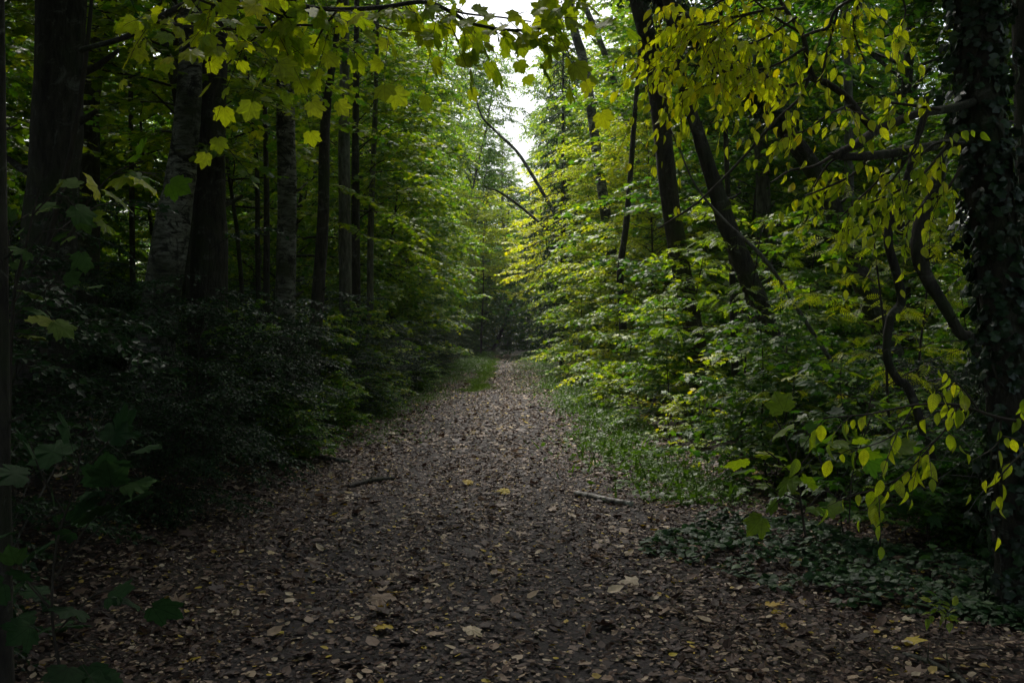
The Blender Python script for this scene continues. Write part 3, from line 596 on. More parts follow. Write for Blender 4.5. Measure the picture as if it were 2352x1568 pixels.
T('broadleaf_tree', 20, [(560, 100, 8), (588, 350, 10), (592, 600, 12)], M_BARK, 'very thin stem between the dark twin trunk and the blotchy birch', CR[1], cr_scale=0.3, seg=8)
T('broadleaf_tree', 19, [(298, -50, 9), (300, 200, 11), (303, 480, 13)], M_BARK, 'thin upright stem between the massive trunk and the pale birch', CR[0], cr_scale=0.35, seg=8)
T('broadleaf_tree', 17, [(372, 40, 14), (388, 140, 17), (408, 240, 18), (420, 420, 20)], M_BARK, 'slanting trunk half hidden behind the pale birch', CR[1], cr_scale=0.4, seg=10)
T('sapling', 8.5, [(214, -60, 8), (205, 60, 10), (188, 200, 12), (160, 360, 12), (112, 560, 14), (105, 700, 15)], M_TWIG, 'thin leaning sapling crossing in front of the massive left trunk', None, seg=8, extend=1.5, bumps=0.02)
T('broadleaf_tree', 3.6, [(-8, -300, 30), (-5, 300, 34), (0, 900, 42), (4, 1500, 52)], M_BARK, 'shadowed trunk cut by the left edge of the picture', CR[0], seg=20, tone=(0.4, 0.5))
# right side
T('birch_tree', 32, [(1300, -80, 18), (1318, 60, 20), (1337, 130, 22), (1350, 200, 22), (1363, 290, 22), (1385, 450, 24)], M_BIRCH, 'birch with peeling bark right of the sky gap, leaning left', CR[2], cr_scale=0.5, seg=12, tone=(0.6, 0.5), extend=4)
T('birch_tree', 33, [(1322, -40, 12), (1376, 90, 14), (1405, 170, 14), (1430, 250, 15), (1470, 380, 16)], M_BIRCH, 'thinner paler birch leaning beside the peeling birch', CR[2], cr_scale=0.4, seg=10, tone=(0.6, 0.5), extend=4)
T('broadleaf_tree', 18, [(1450, -100, 40), (1468, 0, 42), (1495, 120, 42), (1515, 250, 42), (1535, 430, 42), (1562, 600, 44), (1594, 770, 46)], M_BARK, 'dark leaning trunk with an ivy sleeve right of the path', CR[0], seg=16,
  ivy=(5200, 0.5, 1.0, 0.55, 'broad ivy sleeve on the dark leaning trunk right of the path'))
T('broadleaf_tree', 15, [(1480, -90, 36), (1530, 0, 38), (1640, 125, 38), (1730, 208, 39), (1800, 292, 40), (1885, 420, 42), (1960, 600, 46)], M_BARK, 'strongly leaning dark trunk behind the yellow hanging leaves', CR[1], seg=16, crz=2,
  ivy=(3600, 0.25, 0.62, 0.35, 'ivy mass on the strongly leaning trunk behind the yellow leaves'))
T('broadleaf_tree', 13, [(1560, 150, 26), (1605, 310, 30), (1640, 420, 36), (1668, 510, 42), (1712, 620, 46), (1758, 740, 50), (1800, 850, 54)], M_BARK, 'mossy dark trunk leaning left, mid right of the picture', CR[0], seg=16, cr_scale=0.4)
T('sapling', 11, [(1600, 430, 5), (1672, 515, 8), (1760, 600, 9), (1858, 750, 10)], M_GREY, 'thin bare grey pole leaning across the mossy trunk', None, seg=6, extend=1.0, bumps=0.02)
T('broadleaf_tree', 16, [(1672, 440, 12), (1680, 560, 14), (1684, 700, 16)], M_BARK, 'slim dark stem left of the mossy leaning trunk', CR[1], cr_scale=0.3, seg=10)
T('broadleaf_tree', 24, [(1440, 500, 14), (1425, 620, 16), (1430, 740, 18)], M_BARK, 'slim dark trunk between the maples near the right path edge', CR[1], cr_scale=0.3, seg=10)
T('broadleaf_tree', 21, [(1745, 240, 30), (1748, 330, 32), (1752, 420, 34)], M_GREY, 'pinkish grey trunk glimpsed behind the yellow hanging leaves', CR[0], seg=12)
T('birch_tree', 23, [(1935, -60, 16), (1940, 40, 18), (1948, 200, 20), (1950, 400, 22)], M_GREY, 'distant grey trunk in the gap between leaning trunk and ivy', CR[2], seg=12)
T('crooked_tree', 7.5, [(2150, 430, 26), (2118, 500, 30), (2109, 580, 32), (2130, 640, 30), (2170, 705, 26), (2206, 765, 24), (2252, 830, 24)], M_BARK, 'crooked low trunk kinked left of the big right trunk', None, seg=14, extend=0.8, bumps=0.1)
T('crooked_tree', 8, [(2075, 440, 18), (2048, 500, 20), (2040, 555, 20), (2057, 620, 21), (2071, 690, 21), (2044, 735, 20), (2038, 820, 20), (2062, 872, 20), (2100, 925, 20)], M_BARK, 'snaking S-shaped dark stem left of the crooked trunk', None, seg=10, extend=0.8, bumps=0.08)
tr8, b8, pth8 = T('beech_tree', 5.8, [(2225, -250, 86), (2238, 0, 92), (2256, 300, 95), (2290, 560, 96), (2312, 800, 100), (2335, 1100, 108)], M_BARK, 'big dark trunk by the right edge carrying the yellow-leaved boughs', None, seg=26, tone=(0.45, 0.5),
  ivy=(2300, 0.0, 0.85, 0.13, 'ivy shoots on the big trunk by the right edge'))
T('broadleaf_tree', 9, [(2356, -200, 60), (2360, 100, 62), (2372, 500, 66), (2380, 900, 70)], M_BARK, 'trunk half cut off by the right edge of the picture', None, seg=16)
# far leaning stems
T('birch_tree', 44, [(1100, 250, 4), (1112, 275, 5), (1150, 312, 6), (1186, 347, 7), (1215, 390, 8), (1262, 470, 8), (1310, 560, 9)], M_BIRCH, 'distant birch leaning steeply into the sky gap', CR[2], cr_scale=0.22, seg=8, extend=1.0)
T('birch_tree', 38, [(1110, 425, 3), (1145, 440, 5), (1192, 472, 6), (1262, 532, 7), (1340, 610, 8)], M_BIRCH, 'thin birch leaning low across the centre below the sky gap', CR[2], cr_scale=0.15, seg=8, extend=0)
T('broadleaf_tree', 98, [(1154, 470, 9), (1156, 520, 10), (1160, 600, 11)], M_GREY, 'straight distant trunk behind the yellow maple over the path', CR[1], cr_scale=0.5, extend=1.0, seg=8, tone=(0.55, 0.5))
T('broadleaf_tree', 86, [(1175, 690, 6), (1160, 738, 8), (1146, 775, 9), (1136, 796, 9)], M_BARK, 'small curved dark trunk at the far end of the path', CR[1], seg=8, cr_scale=0.35, extend=1.5)

# ================================================================== boughs on the big right trunk
def tracedwood(specs, mb, base, dflt=4.9, parent=None):
    out = []
    for s in specs:
        if parent: mb = MB()
        rows = [[*(P(q[0], q[1], q[3] if len(q) > 3 else dflt) - base), q[2] / F * (q[3] if len(q) > 3 else dflt) / 2] for q in s]
        pp = smooth_path(rows, 6); tube(mb, pp[:, :3], pp[:, 3], 8, 0.04, np.random.default_rng(2)); out.append(pp)
        if parent: part('bough' if s[0][2] > 11 else 'branch', mb.mesh('branch', M_BARK if s[0][2] > 11 else M_TWIG, True), parent)
    return out
def leafy(name, parent, base, twigs, T_, size, mat, tone, seed, k=6, ln=0.35, dens=10, rr=0.5, wood=None, **kw):
    """side shoots along traced twigs, leaves on them"""
    r = np.random.default_rng(seed); S, D, L_ = [], [], []
    for pp in twigs:
        q = pp[:, :3]; seg = np.linalg.norm(np.diff(q, axis=0), axis=1); tot = seg.sum(); n = max(2, int(tot * dens)); cum = np.r_[0, np.cumsum(seg)]
        s = r.uniform(0.05, 1.0, n) * tot; pos = np.column_stack([np.interp(s, cum, q[:, c]) for c in range(3)])
        tg = nrm(np.gradient(q, axis=0)); td = np.column_stack([np.interp(s, cum, tg[:, c]) for c in range(3)])
        d = td * 0.6 + r.normal(0, rr, (n, 3)); d[:, 2] -= 0.15
        S.append(pos); D.append(d); L_.append(ln * r.uniform(0.4, 1.2, n))
    lf, wd = MB(), wood or MB(); twig_leaves(r, lf, wd, T_, np.concatenate(S), np.concatenate(D), np.concatenate(L_), k, size, uv=True, rtw=0.0022, **kw)
    part('stem' if wood else 'twigs', wd.mesh('stem' if wood else 'twigs', M_TWIG), parent); return part(name, lf.mesh(name, mat, True), parent, tone)
wd = MB()
L8 = tracedwood([
    [(2225, 322, 24, 5.7), (2120, 340, 22, 5.4), (2019, 356, 21, 5.1), (1940, 360, 18, 5.0), (1905, 356, 12, 4.95)],
    [(2235, 235, 20, 5.7), (2181, 250, 20, 5.5), (2106, 262, 20, 5.3), (2050, 285, 21, 5.15), (2012, 301, 21, 5.1), (1960, 335, 20, 5.0), (1911, 358, 16, 4.95)],
    [(2012, 301, 19, 5.1), (1975, 262, 18), (1946, 225, 17), (1900, 192, 16), (1867, 178, 15), (1853, 124, 13), (1842, 77, 11), (1802, 19, 9), (1770, -40, 7)]], wd, b8, 4.9, tr8)
wd = MB()
L8b = tracedwood([
    [(1860, 172, 8), (1850, 200, 7), (1838, 225, 7), (1773, 287, 6), (1693, 377, 6), (1603, 464, 5), (1512, 525, 4)],
    [(1845, 85, 9), (1870, 74, 8), (1903, 62, 8), (1921, 22, 7), (1990, -20, 6)],
    [(1802, 19, 8), (1760, 24, 7), (1715, 33, 7), (1621, 55, 6), (1512, 72, 4)],
    [(1865, 178, 7), (1800, 198, 6), (1740, 168, 5), (1660, 190, 4), (1560, 210, 4)],
    [(1915, 357, 9, 4.95), (1870, 382, 7, 4.9), (1815, 392, 5, 4.85), (1770, 420, 3, 4.8)], [(1960, 240, 7, 4.9), (1905, 262, 5), (1850, 300, 4), (1800, 312, 3)],
    [(1850, 110, 7), (1780, 150, 6), (1700, 165, 5), (1600, 150, 4), (1500, 160, 3)],
    [(1842, 77, 7), (1780, 40, 6), (1720, -10, 5)], [(1700, -20, 5), (1640, 10, 5), (1580, 40, 4), (1510, 20, 3)],
    [(1830, 40, 6), (1740, 95, 5), (1640, 110, 4), (1540, 110, 3)],
    [(1715, 33, 5), (1640, 90, 4), (1590, 170, 3), (1560, 230, 3)],
    [(1925, 22, 6), (1900, 120, 6), (1885, 190, 5)], [(1990, 150, 4), (1960, 60, 5), (1990, -30, 5)],
    [(2060, -40, 5), (2080, 30, 4), (2050, 90, 3)]], wd, b8, 4.7, tr8)
HANG = dict(hang=0.6, tilt=0.7, petiole=0.12, tonesd=0.3, droop=0.5, curlsd=0.9)
leafy('foliage', tr8, b8, [L8b[i] for i in (2, 3, 6, 7, 8, 9, 10, 2)], OVATE, 0.056, M_LEAFO, (0.84, 0.22), 1, k=8, ln=0.36, dens=27, rr=0.8, **HANG)
leafy('foliage', tr8, b8, [L8b[i] for i in (1, 11, 12, 13, 12, 5)], OVATE, 0.06, M_LEAFO, (0.83, 0.22), 2, k=6, ln=0.3, dens=14, rr=0.5, **HANG)
wd = MB()
L8c = tracedwood([
    [(2160, 252, 8), (2080, 240, 6), (2010, 235, 5), (1950, 240, 4)], [(2130, 258, 8), (2110, 320, 6), (2060, 400, 5), (2010, 450, 4)],
    [(2180, 330, 8), (2120, 400, 6), (2060, 440, 5), (1990, 470, 4)], [(2000, 356, 8), (1960, 400, 6), (1900, 430, 5), (1850, 450, 4)],
    [(2210, 380, 8), (2170, 440, 6), (2120, 470, 5), (2080, 520, 4)], [(1930, 358, 7), (1900, 380, 5), (1870, 430, 4)],
    [(2215, 330, 8), (2150, 330, 6), (2090, 380, 5)], [(2060, 345, 6), (2030, 400, 5), (1960, 470, 4), (1930, 500, 3)]], wd, b8, 5.2, tr8)
leafy('foliage', tr8, b8, L8c, OVATE, 0.065, M_LEAFO, (0.78, 0.26), 3, k=7, ln=0.32, dens=15, rr=0.5, **HANG)

# ================================================================== maple branch across the top
mt = thing('maple_branch', P(200, -60, 5.2), 'overhanging maple branch with broad yellowing leaves across the top', 'branch')
mbase = np.array(P(200, -60, 5.2)); wd = MB()
LM = tracedwood([
    [(1550, -60, 10), (1330, -20, 9), (1200, -60, 8)], [(600, -60, 12, 4.6), (690, 10, 11), (776, 22, 11), (878, 17, 10), (974, 5, 10), (1040, 30, 9), (1082, 54, 8), (1174, 70, 7), (1252, 61, 6), (1300, 20, 5), (1310, -30, 4)],
    [(188, 118, 12, 5.4), (194, 112, 12, 5.4), (289, 85, 13, 5.2), (374, 37, 14, 5), (442, 0, 15, 4.8), (520, -60, 16)],
    [(350, 49, 9, 5), (476, 65, 7), (599, 65, 7), (690, 58, 6), (776, 62, 4)], [(974, 5, 6), (1060, 30, 5), (1150, 40, 4), (1220, 50, 3)],
    [(690, 10, 7), (620, 60, 5), (560, 110, 4), (520, 150, 3)], [(776, 22, 6), (740, 70, 5), (720, 110, 3)],
    [(520, -60, 8), (580, 0, 6), (660, 40, 5), (740, 20, 4)], [(380, -60, 8), (460, 0, 6), (540, 20, 5), (620, 10, 4)], [(878, 17, 6), (860, 50, 5), (900, 70, 3)]], wd, mbase, 4.5, mt)
leafy('foliage', mt, mbase, [LM[i] for i in (1, 3, 4, 5, 6, 7, 8, 9, 1)] + [LM[2][12:]], MAPLE_HI, 0.082, M_LEAFV, (0.76, 0.3), 4, k=4, ln=0.32, dens=11, rr=0.5, tilt=0.7, hang=0.35, droop=0.3, petiole=0.5)
# a low maple twig with a few yellow leaves, left
def cluster(name, label, cat, base_px, d, specs, T_, size, mat, tone, seed, gpt=None, **kw):
    base = P(*base_px, d); t = thing(name, base, label, cat); wd = MB()
    L = tracedwood(specs, wd, base, d)
    leafy('foliage', t, base, L, T_, size, mat, tone, seed, wood=wd, **kw); return t
cluster('maple_twig', 'drooping maple twig with one orange-yellow leaf in front of the left trunks', 'branch', (180, 330), 5.0,
        [[(150, 560, 6), (200, 470, 5), (260, 400, 4), (330, 370, 3)], [(260, 400, 4), (310, 395, 3), (370, 400, 2)]], MAPLE_HI, 0.13, M_LEAFV, (0.66, 0.5), 5, k=2, ln=0.12, dens=7, rr=0.3, tilt=0.6, petiole=0.3)
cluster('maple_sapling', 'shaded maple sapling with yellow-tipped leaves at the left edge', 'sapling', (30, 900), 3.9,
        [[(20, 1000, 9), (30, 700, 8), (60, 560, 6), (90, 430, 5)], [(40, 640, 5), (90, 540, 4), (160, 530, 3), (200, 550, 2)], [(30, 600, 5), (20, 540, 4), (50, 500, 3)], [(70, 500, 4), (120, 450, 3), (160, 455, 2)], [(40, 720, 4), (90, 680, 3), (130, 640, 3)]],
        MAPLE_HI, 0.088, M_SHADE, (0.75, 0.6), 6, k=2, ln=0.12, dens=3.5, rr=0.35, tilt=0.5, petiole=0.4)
cluster('maple_sapling', 'shade-tinted green maple sapling in the lower left corner', 'sapling', (110, 1560), 3.3,
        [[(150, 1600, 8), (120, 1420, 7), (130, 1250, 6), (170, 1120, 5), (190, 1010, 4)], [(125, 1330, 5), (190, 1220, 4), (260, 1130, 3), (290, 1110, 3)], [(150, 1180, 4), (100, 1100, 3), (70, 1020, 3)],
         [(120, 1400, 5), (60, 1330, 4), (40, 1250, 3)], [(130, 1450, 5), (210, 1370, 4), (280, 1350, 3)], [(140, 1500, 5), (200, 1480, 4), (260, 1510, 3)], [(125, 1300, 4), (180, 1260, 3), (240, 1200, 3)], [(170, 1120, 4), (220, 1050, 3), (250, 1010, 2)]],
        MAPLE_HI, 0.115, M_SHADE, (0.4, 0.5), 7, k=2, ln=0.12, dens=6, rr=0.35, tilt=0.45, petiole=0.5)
cluster('beech_branch', 'low arching branch of hanging yellow-green oval leaves, lower right', 'branch', (2360, 1000), 3.7,
        [[(2420, 980, 8), (2300, 960, 7), (2200, 930, 6), (2100, 930, 5), (2000, 950, 4), (1890, 960, 3)], [(2200, 930, 5), (2160, 1000, 4), (2080, 1060, 3)], [(2300, 960, 5), (2290, 1020, 4), (2230, 1060, 3)],
         [(2250, 945, 5), (2210, 890, 4), (2185, 880, 3)], [(2100, 930, 4), (2050, 1000, 3), (1950, 1040, 2)], [(2160, 1000, 4), (2060, 1100, 3), (1920, 1150, 2)], [(2420, 1000, 6), (2350, 1040, 5), (2290, 1100, 4)]],
        OVATE, 0.066, M_LEAFO, (0.77, 0.26), 8, k=4, ln=0.2, dens=11, rr=0.4, hang=0.75, tilt=0.5, petiole=0.12)
cluster('maple_sapling', 'yellow-green maple seedling below the hanging oval leaves, lower right', 'sapling', (1780, 1180), 5.4,
        [[(1850, 1230, 6), (1830, 1100, 5), (1800, 1000, 4), (1780, 960, 3)], [(1830, 1100, 4), (1780, 1050, 3), (1750, 1030, 2)], [(1830, 1080, 4), (1860, 1040, 3), (1880, 1010, 2)], [(1840, 1150, 4), (1790, 1130, 3), (1760, 1110, 2)],
         [(1845, 1180, 4), (1890, 1130, 3), (1920, 1140, 2)], [(1950, 1200, 4), (1960, 1080, 3), (2000, 960, 3)], [(1980, 1000, 3), (2000, 920, 3), (2010, 890, 2)]],
        MAPLE_HI, 0.12, M_LEAFV, (0.62, 0.35), 9, k=2, ln=0.14, dens=7, rr=0.35, tilt=0.6, petiole=0.4)
cluster('seedling', 'small bright yellow-green seedling on the litter, lower right', 'seedling', (2160, 1420), 4.9,
        [[(2170, 1440, 4), (2172, 1410, 3), (2150, 1392, 2)], [(2172, 1410, 3), (2190, 1396, 2)]], OVATE, 0.055, M_LEAFO, (0.68, 0.3), 10, k=5, ln=0.09, dens=30, rr=0.6, tilt=0.3, petiole=0.1, droop=0.0)

# ================================================================== understorey
rg = np.random.default_rng(9)
def GZ(x, y): return (float(x), float(y), float(gz(x, y)))
# left shrubs: a near row and one behind
rows = []
for i in range(15): rows.append((-3.1 - 0.35 * (i % 2) + rg.normal(0, 0.12), 4.6 + i * 2.0 + 0.02 * i * i + rg.normal(0, 0.25)))
for i, (x, y) in enumerate(rows):
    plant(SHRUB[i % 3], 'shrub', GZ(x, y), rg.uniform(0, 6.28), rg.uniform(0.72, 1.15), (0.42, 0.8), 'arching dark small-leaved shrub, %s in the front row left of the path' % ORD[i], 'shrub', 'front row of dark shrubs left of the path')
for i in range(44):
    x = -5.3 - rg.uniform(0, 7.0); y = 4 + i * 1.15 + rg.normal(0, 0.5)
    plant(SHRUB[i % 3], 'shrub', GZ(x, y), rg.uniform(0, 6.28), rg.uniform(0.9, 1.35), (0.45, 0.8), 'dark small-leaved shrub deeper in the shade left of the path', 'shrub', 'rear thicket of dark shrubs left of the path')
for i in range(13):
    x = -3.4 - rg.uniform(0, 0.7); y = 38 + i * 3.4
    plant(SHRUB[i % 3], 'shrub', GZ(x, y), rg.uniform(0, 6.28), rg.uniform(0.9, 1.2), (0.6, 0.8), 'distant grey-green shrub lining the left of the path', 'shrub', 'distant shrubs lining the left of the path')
# small leafy bushes at the left foot
for i, (x, y) in enumerate(((-2.75, 15.5), (-2.7, 19.0), (-2.9, 22.5), (-2.6, 27), (-2.8, 32), (-2.7, 12.2))):
    plant(BUSH[i % 2], 'bush', GZ(x, y), rg.uniform(0, 6.28), rg.uniform(0.5, 0.75), (0.5, 0.5), 'low green bush at the foot of the left shrubs, %s' % ['nearest but one', 'third nearest', 'fourth nearest', 'fifth nearest', 'farthest', 'nearest of all'][i], 'bush', 'low bushes at the foot of the left shrubs')
# left maple saplings and understorey maples
lm = [(-3.4, 17.5, 2, 0.62), (-3.5, 13.5, 2, 0.5), (-3.4, 22, 2, 0.66), (-4.2, 26.5, 0, 0.6), (-3.5, 31, 1, 0.6), (-3.5, 20, 2, 0.5), (-3.8, 37, 1, 0.62), (-3.6, 44, 0, 0.6)]
for i, (x, y, k, tn) in enumerate(lm):
    plant(SAPL[k], 'maple_sapling', GZ(x, y), rg.uniform(0, 6.28), rg.uniform(0.95, 1.2) * (0.62 if y < 24 else 1), (tn, 0.4), 'green maple sapling among the left shrubs, %s of the eight' % ['second nearest', 'nearest', 'fourth nearest', 'fifth nearest', 'sixth nearest', 'third nearest', 'farthest but one', 'farthest'][i], 'sapling', 'maple saplings among the left shrubs')
um = [(-4.6, 15.0, 2, 0.66), (-5.4, 20.5, 2, 0.64), (-4.2, 25.5, 2, 0.64), (-3.9, 33, 1, 0.61), (-8.8, 14.5, 2, 0.62), (-8.5, 24, 2, 0.64), (-3.9, 42, 1, 0.52), (-4.4, 52, 1, 0.55), (-4.9, 64, 1, 0.58)]
for i, (x, y, k, tn) in enumerate(um):
    plant((UNDER + HIGHM)[k], 'maple_tree', GZ(x, y), rg.uniform(0, 6.28), rg.uniform(0.9, 1.1), (tn, 0.45), 'layered green maple left of the path, %s' % ['nearest overhanging one', 'behind the slim dark trunk', 'third along the path edge', 'fourth along the path edge', 'set back behind the pale birch', 'set back behind the blotchy birch', 'fifth along the path edge', 'sixth along the path edge', 'farthest along the path edge'][i], 'tree', 'understorey maples left of the path', first='trunk')
for i in range(16):
    x = -9 - rg.uniform(0, 16); y = 12 + i * 2.6
    plant(FINE[i % 2], 'small_tree', GZ(x, y), rg.uniform(0, 6.28), rg.uniform(0.9, 1.4), (0.58 + rg.normal(0, 0.07), 0.4), 'bright green small tree glimpsed between the left trunks', 'tree', 'small trees glimpsed between the left trunks', first='trunk')
for i in range(16):
    x = 3.3 + rg.uniform(0, 3.2); y = 6.3 + i * 0.3
    plant(BUSH[i % 2] if i % 3 else SHRUB[i % 3], 'bush', GZ(x + 0.25 * max(0, 7.5 - y), y), rg.uniform(0, 6.28), rg.uniform(0.6, 0.85), (0.33, 0.5), 'low shaded bush behind the dark leaf patch on the right', 'bush', 'shaded bushes behind the dark leaf patch')
for i in range(12):
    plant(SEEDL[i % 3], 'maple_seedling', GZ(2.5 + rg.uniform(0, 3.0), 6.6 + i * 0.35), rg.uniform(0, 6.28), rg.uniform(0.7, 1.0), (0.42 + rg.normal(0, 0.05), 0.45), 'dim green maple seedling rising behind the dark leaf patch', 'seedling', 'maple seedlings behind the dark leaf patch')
def dead(seed):
    r = np.random.default_rng(seed); m = MB(); q = np.linspace(0, 1, 9)
    for s in range(5):
        a = r.uniform(0, 6.28); L_ = r.uniform(0.8, 1.8); hgt_ = r.uniform(0.5, 1.3)
        p_ = np.column_stack([np.cos(a) * L_ * q, np.sin(a) * L_ * q, hgt_ * (2.6 * q - 2.1 * q * q)]) + np.cumsum(r.normal(0, 0.018, (9, 3)), 0) * (q[:, None] > 0)
        p_[0] = 0; tube(m, p_, 0.006 * (1.15 - q * 0.8), 5)
        for b in range(3):
            i = r.integers(3, 8); e = p_[i] + nrm(r.normal(0, 1, 3)) * r.uniform(0.15, 0.4); sticks(m, p_[i:i + 1], e[None], 0.003, 0.0012)
    return m.mesh('dead_stems', M_GREY)
DEAD = [dead(1), dead(2), dead(3)]
for i in range(26):
    sd_ = 1 if i % 3 else -1; y = 6.5 + i * 0.55; x = (2.5 + rg.uniform(0, 2.2)) if sd_ > 0 else -3.2 - rg.uniform(0, 1.2); s_ = 'right' if sd_ > 0 else 'left'
    o = solo('dead_bramble', DEAD[i % 3], 'bare arching dead stems in the undergrowth %s of the path' % s_, 'dead stems', 'bare dead stems in the undergrowth %s of the path' % s_); o.location = GZ(x, y); o.rotation_euler = (0, 0, rg.uniform(0, 6.28))
# right: seedlings, saplings, maples
for i in range(15):
    x = 2.0 + rg.uniform(0, 1.5) + 0.0 * i; y = 8.2 + i * 1.55 + rg.normal(0, 0.3)
    plant(SEEDL[i % 3], 'maple_seedling', GZ(x, y), rg.uniform(0, 6.28), rg.uniform(0.75, 1.1), ((0.72 if 3 < i < 11 else 0.56) + rg.normal(0, 0.04), 0.4), 'thin maple seedling on the right verge, %s of the row' % ORD[i], 'seedling', 'maple seedlings along the right verge')
for i in range(24):
    x = 1.75 + rg.uniform(0, 1.0); y = 11.5 + i * 1.15 + rg.normal(0, 0.3)
    plant(SEEDL[i % 3], 'maple_seedling', GZ(x, y), rg.uniform(0, 6.28), rg.uniform(0.45, 0.8), (0.68 + rg.normal(0, 0.08), 0.4), 'small yellow-green maple seedling low on the right verge', 'seedling', 'small maple seedlings low on the right verge')
for i in range(22):
    x = 3.4 + rg.uniform(0, 3.2); y = 7.5 + i * 1.2 + rg.normal(0, 0.3)
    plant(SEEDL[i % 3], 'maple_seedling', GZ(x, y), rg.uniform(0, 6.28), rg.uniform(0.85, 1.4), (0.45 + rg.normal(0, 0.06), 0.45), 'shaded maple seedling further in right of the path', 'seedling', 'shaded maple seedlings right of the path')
rs = [(2.6, 16.5, 0, 0.5), (2.4, 21, 2, 0.62), (2.5, 25.5, 1, 0.64), (2.2, 31, 0, 0.62), (3.6, 19, 1, 0.52), (3.9, 13.5, 2, 0.46), (2.6, 37, 1, 0.62), (4.6, 16, 0, 0.5), (5.4, 11.5, 1, 0.5), (2.5, 45, 0, 0.62), (2.75, 10.6, 2, 0.5), (3.3, 11.5, 2, 0.56), (2.95, 17.8, 1, 0.66), (4.2, 14.2, 0, 0.6)]
rl = ['first along the verge', 'second along the verge', 'third along the verge', 'fourth along the verge', 'set back behind the first', 'nearest, set back', 'fifth along the verge', 'set back beside the mossy trunk', 'behind the crooked trunk', 'farthest along the verge', 'standing before the foot of the mossy trunk', 'beside the thin grey pole', 'tall one before the ivy-sleeved trunk', 'tall one behind the mossy trunk']
for i, (x, y, k, tn) in enumerate(rs):
    plant(SAPL[k], 'maple_sapling', GZ(x, y), rg.uniform(0, 6.28), rg.uniform(0.95, 1.15) * (0.6 if y < 20 and y not in (17.8, 14.2) else 0.9 if y < 30 else 1), (tn, 0.4), 'leafy green maple sapling right of the path, %s' % rl[i], 'sapling', 'maple saplings right of the path')
rm = [(4.9, 22, 0, 0.5), (4.3, 29, 1, 0.58), (4.2, 37, 1, 0.64), (4.5, 46, 1, 0.62), (4.8, 57, 1, 0.6), (8.6, 18.5, 1, 0.55), (8.5, 25, 0, 0.55), (5.0, 70, 1, 0.58)]
rn = ['nearest to the path', 'second along the path edge', 'third along the path edge', 'fourth along the path edge', 'fifth along the path edge', 'set back behind the leaning trunks', 'set back behind the ivy sleeve', 'farthest along the path edge']
for i, (x, y, k, tn) in enumerate(rm):
    plant(UNDER[k], 'maple_tree', GZ(x, y), rg.uniform(0, 6.28), rg.uniform(0.9, 1.1), (tn, 0.45), 'layered green maple right of the path, %s' % rn[i], 'tree', 'understorey maples right of the path', first='trunk')
fy = [(3.6, 26.5, 0, 0.80, 'yellow-leaved hazel high on the right, nearer one'), (3.8, 33, 1, 0.78, 'yellow-leaved hazel right of the sky gap, farther one')]
for x, y, k, tn, lb in fy: plant(FINE[k], 'hazel_tree', GZ(x, y), rg.uniform(0, 6.28), 1.15, (tn, 0.25), lb, 'tree', first='trunk')
for i in range(14):
    x = 9 + rg.uniform(0, 16); y = 12 + i * 2.8
    plant(FINE[i % 2], 'small_tree', GZ(x, y), rg.uniform(0, 6.28), rg.uniform(0.9, 1.4), (0.55 + rg.normal(0, 0.07), 0.4), 'green small tree glimpsed between the right trunks', 'tree', 'small trees glimpsed between the right trunks', first='trunk')
for i in range(30):
    x = 3.3 + rg.uniform(0, 6); y = 9 + i * 1.5
    plant(BUSH[i % 2], 'bush', GZ(x, y), rg.uniform(0, 6.28), rg.uniform(0.8, 1.3), (0.42 + rg.normal(0, 0.06), 0.5), 'tangled green bush in the undergrowth right of the path', 'bush', 'bushes in the undergrowth right of the path')
plant(ROWANS[0], 'rowan_sapling', GZ(3.55, 9.4), 0.6, 1.0, (0.80, 0.22), 'golden rowan sapling with feathery leaves, mid right', 'sapling')
plant(ROWANS[0], 'rowan_sapling', GZ(4.5, 11.2), 2.6, 1.05, (0.72, 0.25), 'greener rowan sapling behind the golden one', 'sapling')
plant(ROWANS[0], 'rowan_sapling', GZ(2.9, 12.5), 4.0, 1.1, (0.62, 0.3), 'green rowan sapling nearest the path on the right', 'sapling')
# bright maples over the far path
plant(HIGHM[0], 'maple_tree', GZ(1.9, 50), 1.0, 1.1, (0.85, 0.2), 'glowing yellow maple hanging over the middle of the path', 'tree', first='trunk')
plant(HIGHM[0], 'maple_tree', GZ(1.5, 63), 2.6, 1.25, (0.84, 0.2), 'second yellow maple close behind the glowing one over the path', 'tree', first='trunk')
plant(HIGHM[0], 'maple_tree', GZ(-2.2, 70), 0.6, 1.3, (0.78, 0.25), 'yellow-green maple reaching over the far path from the left', 'tree', first='trunk')
plant(UNDER[1], 'maple_tree', GZ(3.4, 88), 2.0, 0.9, (0.66, 0.3), 'yellow-green maple beside the far end of the path', 'tree', first='trunk')
plant(UNDER[0], 'maple_tree', GZ(-2.6, 86), 3.0, 1.1, (0.5, 0.4), 'dark maple left of the far end of the path', 'tree', first='trunk')
for i in range(14):
    plant(BUSH[i % 2], 'bush', GZ(-9 + i * 1.35, 86.5 + (i % 3) * 2.5), i * 1.7, 1.25, (0.45, 0.5), 'bush in the shade beyond the crossing track', 'bush', 'bushes beyond the crossing track')
for i in range(22):
    x = -16 + i * 1.5 + rg.normal(0, 0.4); y = 87 + (i % 3) * 4 + rg.uniform(0, 2)
    plant(FINE[i % 2], 'small_tree', GZ(x, y), rg.uniform(0, 6.28), rg.uniform(0.9, 1.2), (0.5 + rg.normal(0, 0.05), 0.4), 'small tree in the shade beyond the crossing track', 'tree', 'small trees beyond the crossing track', first='trunk')

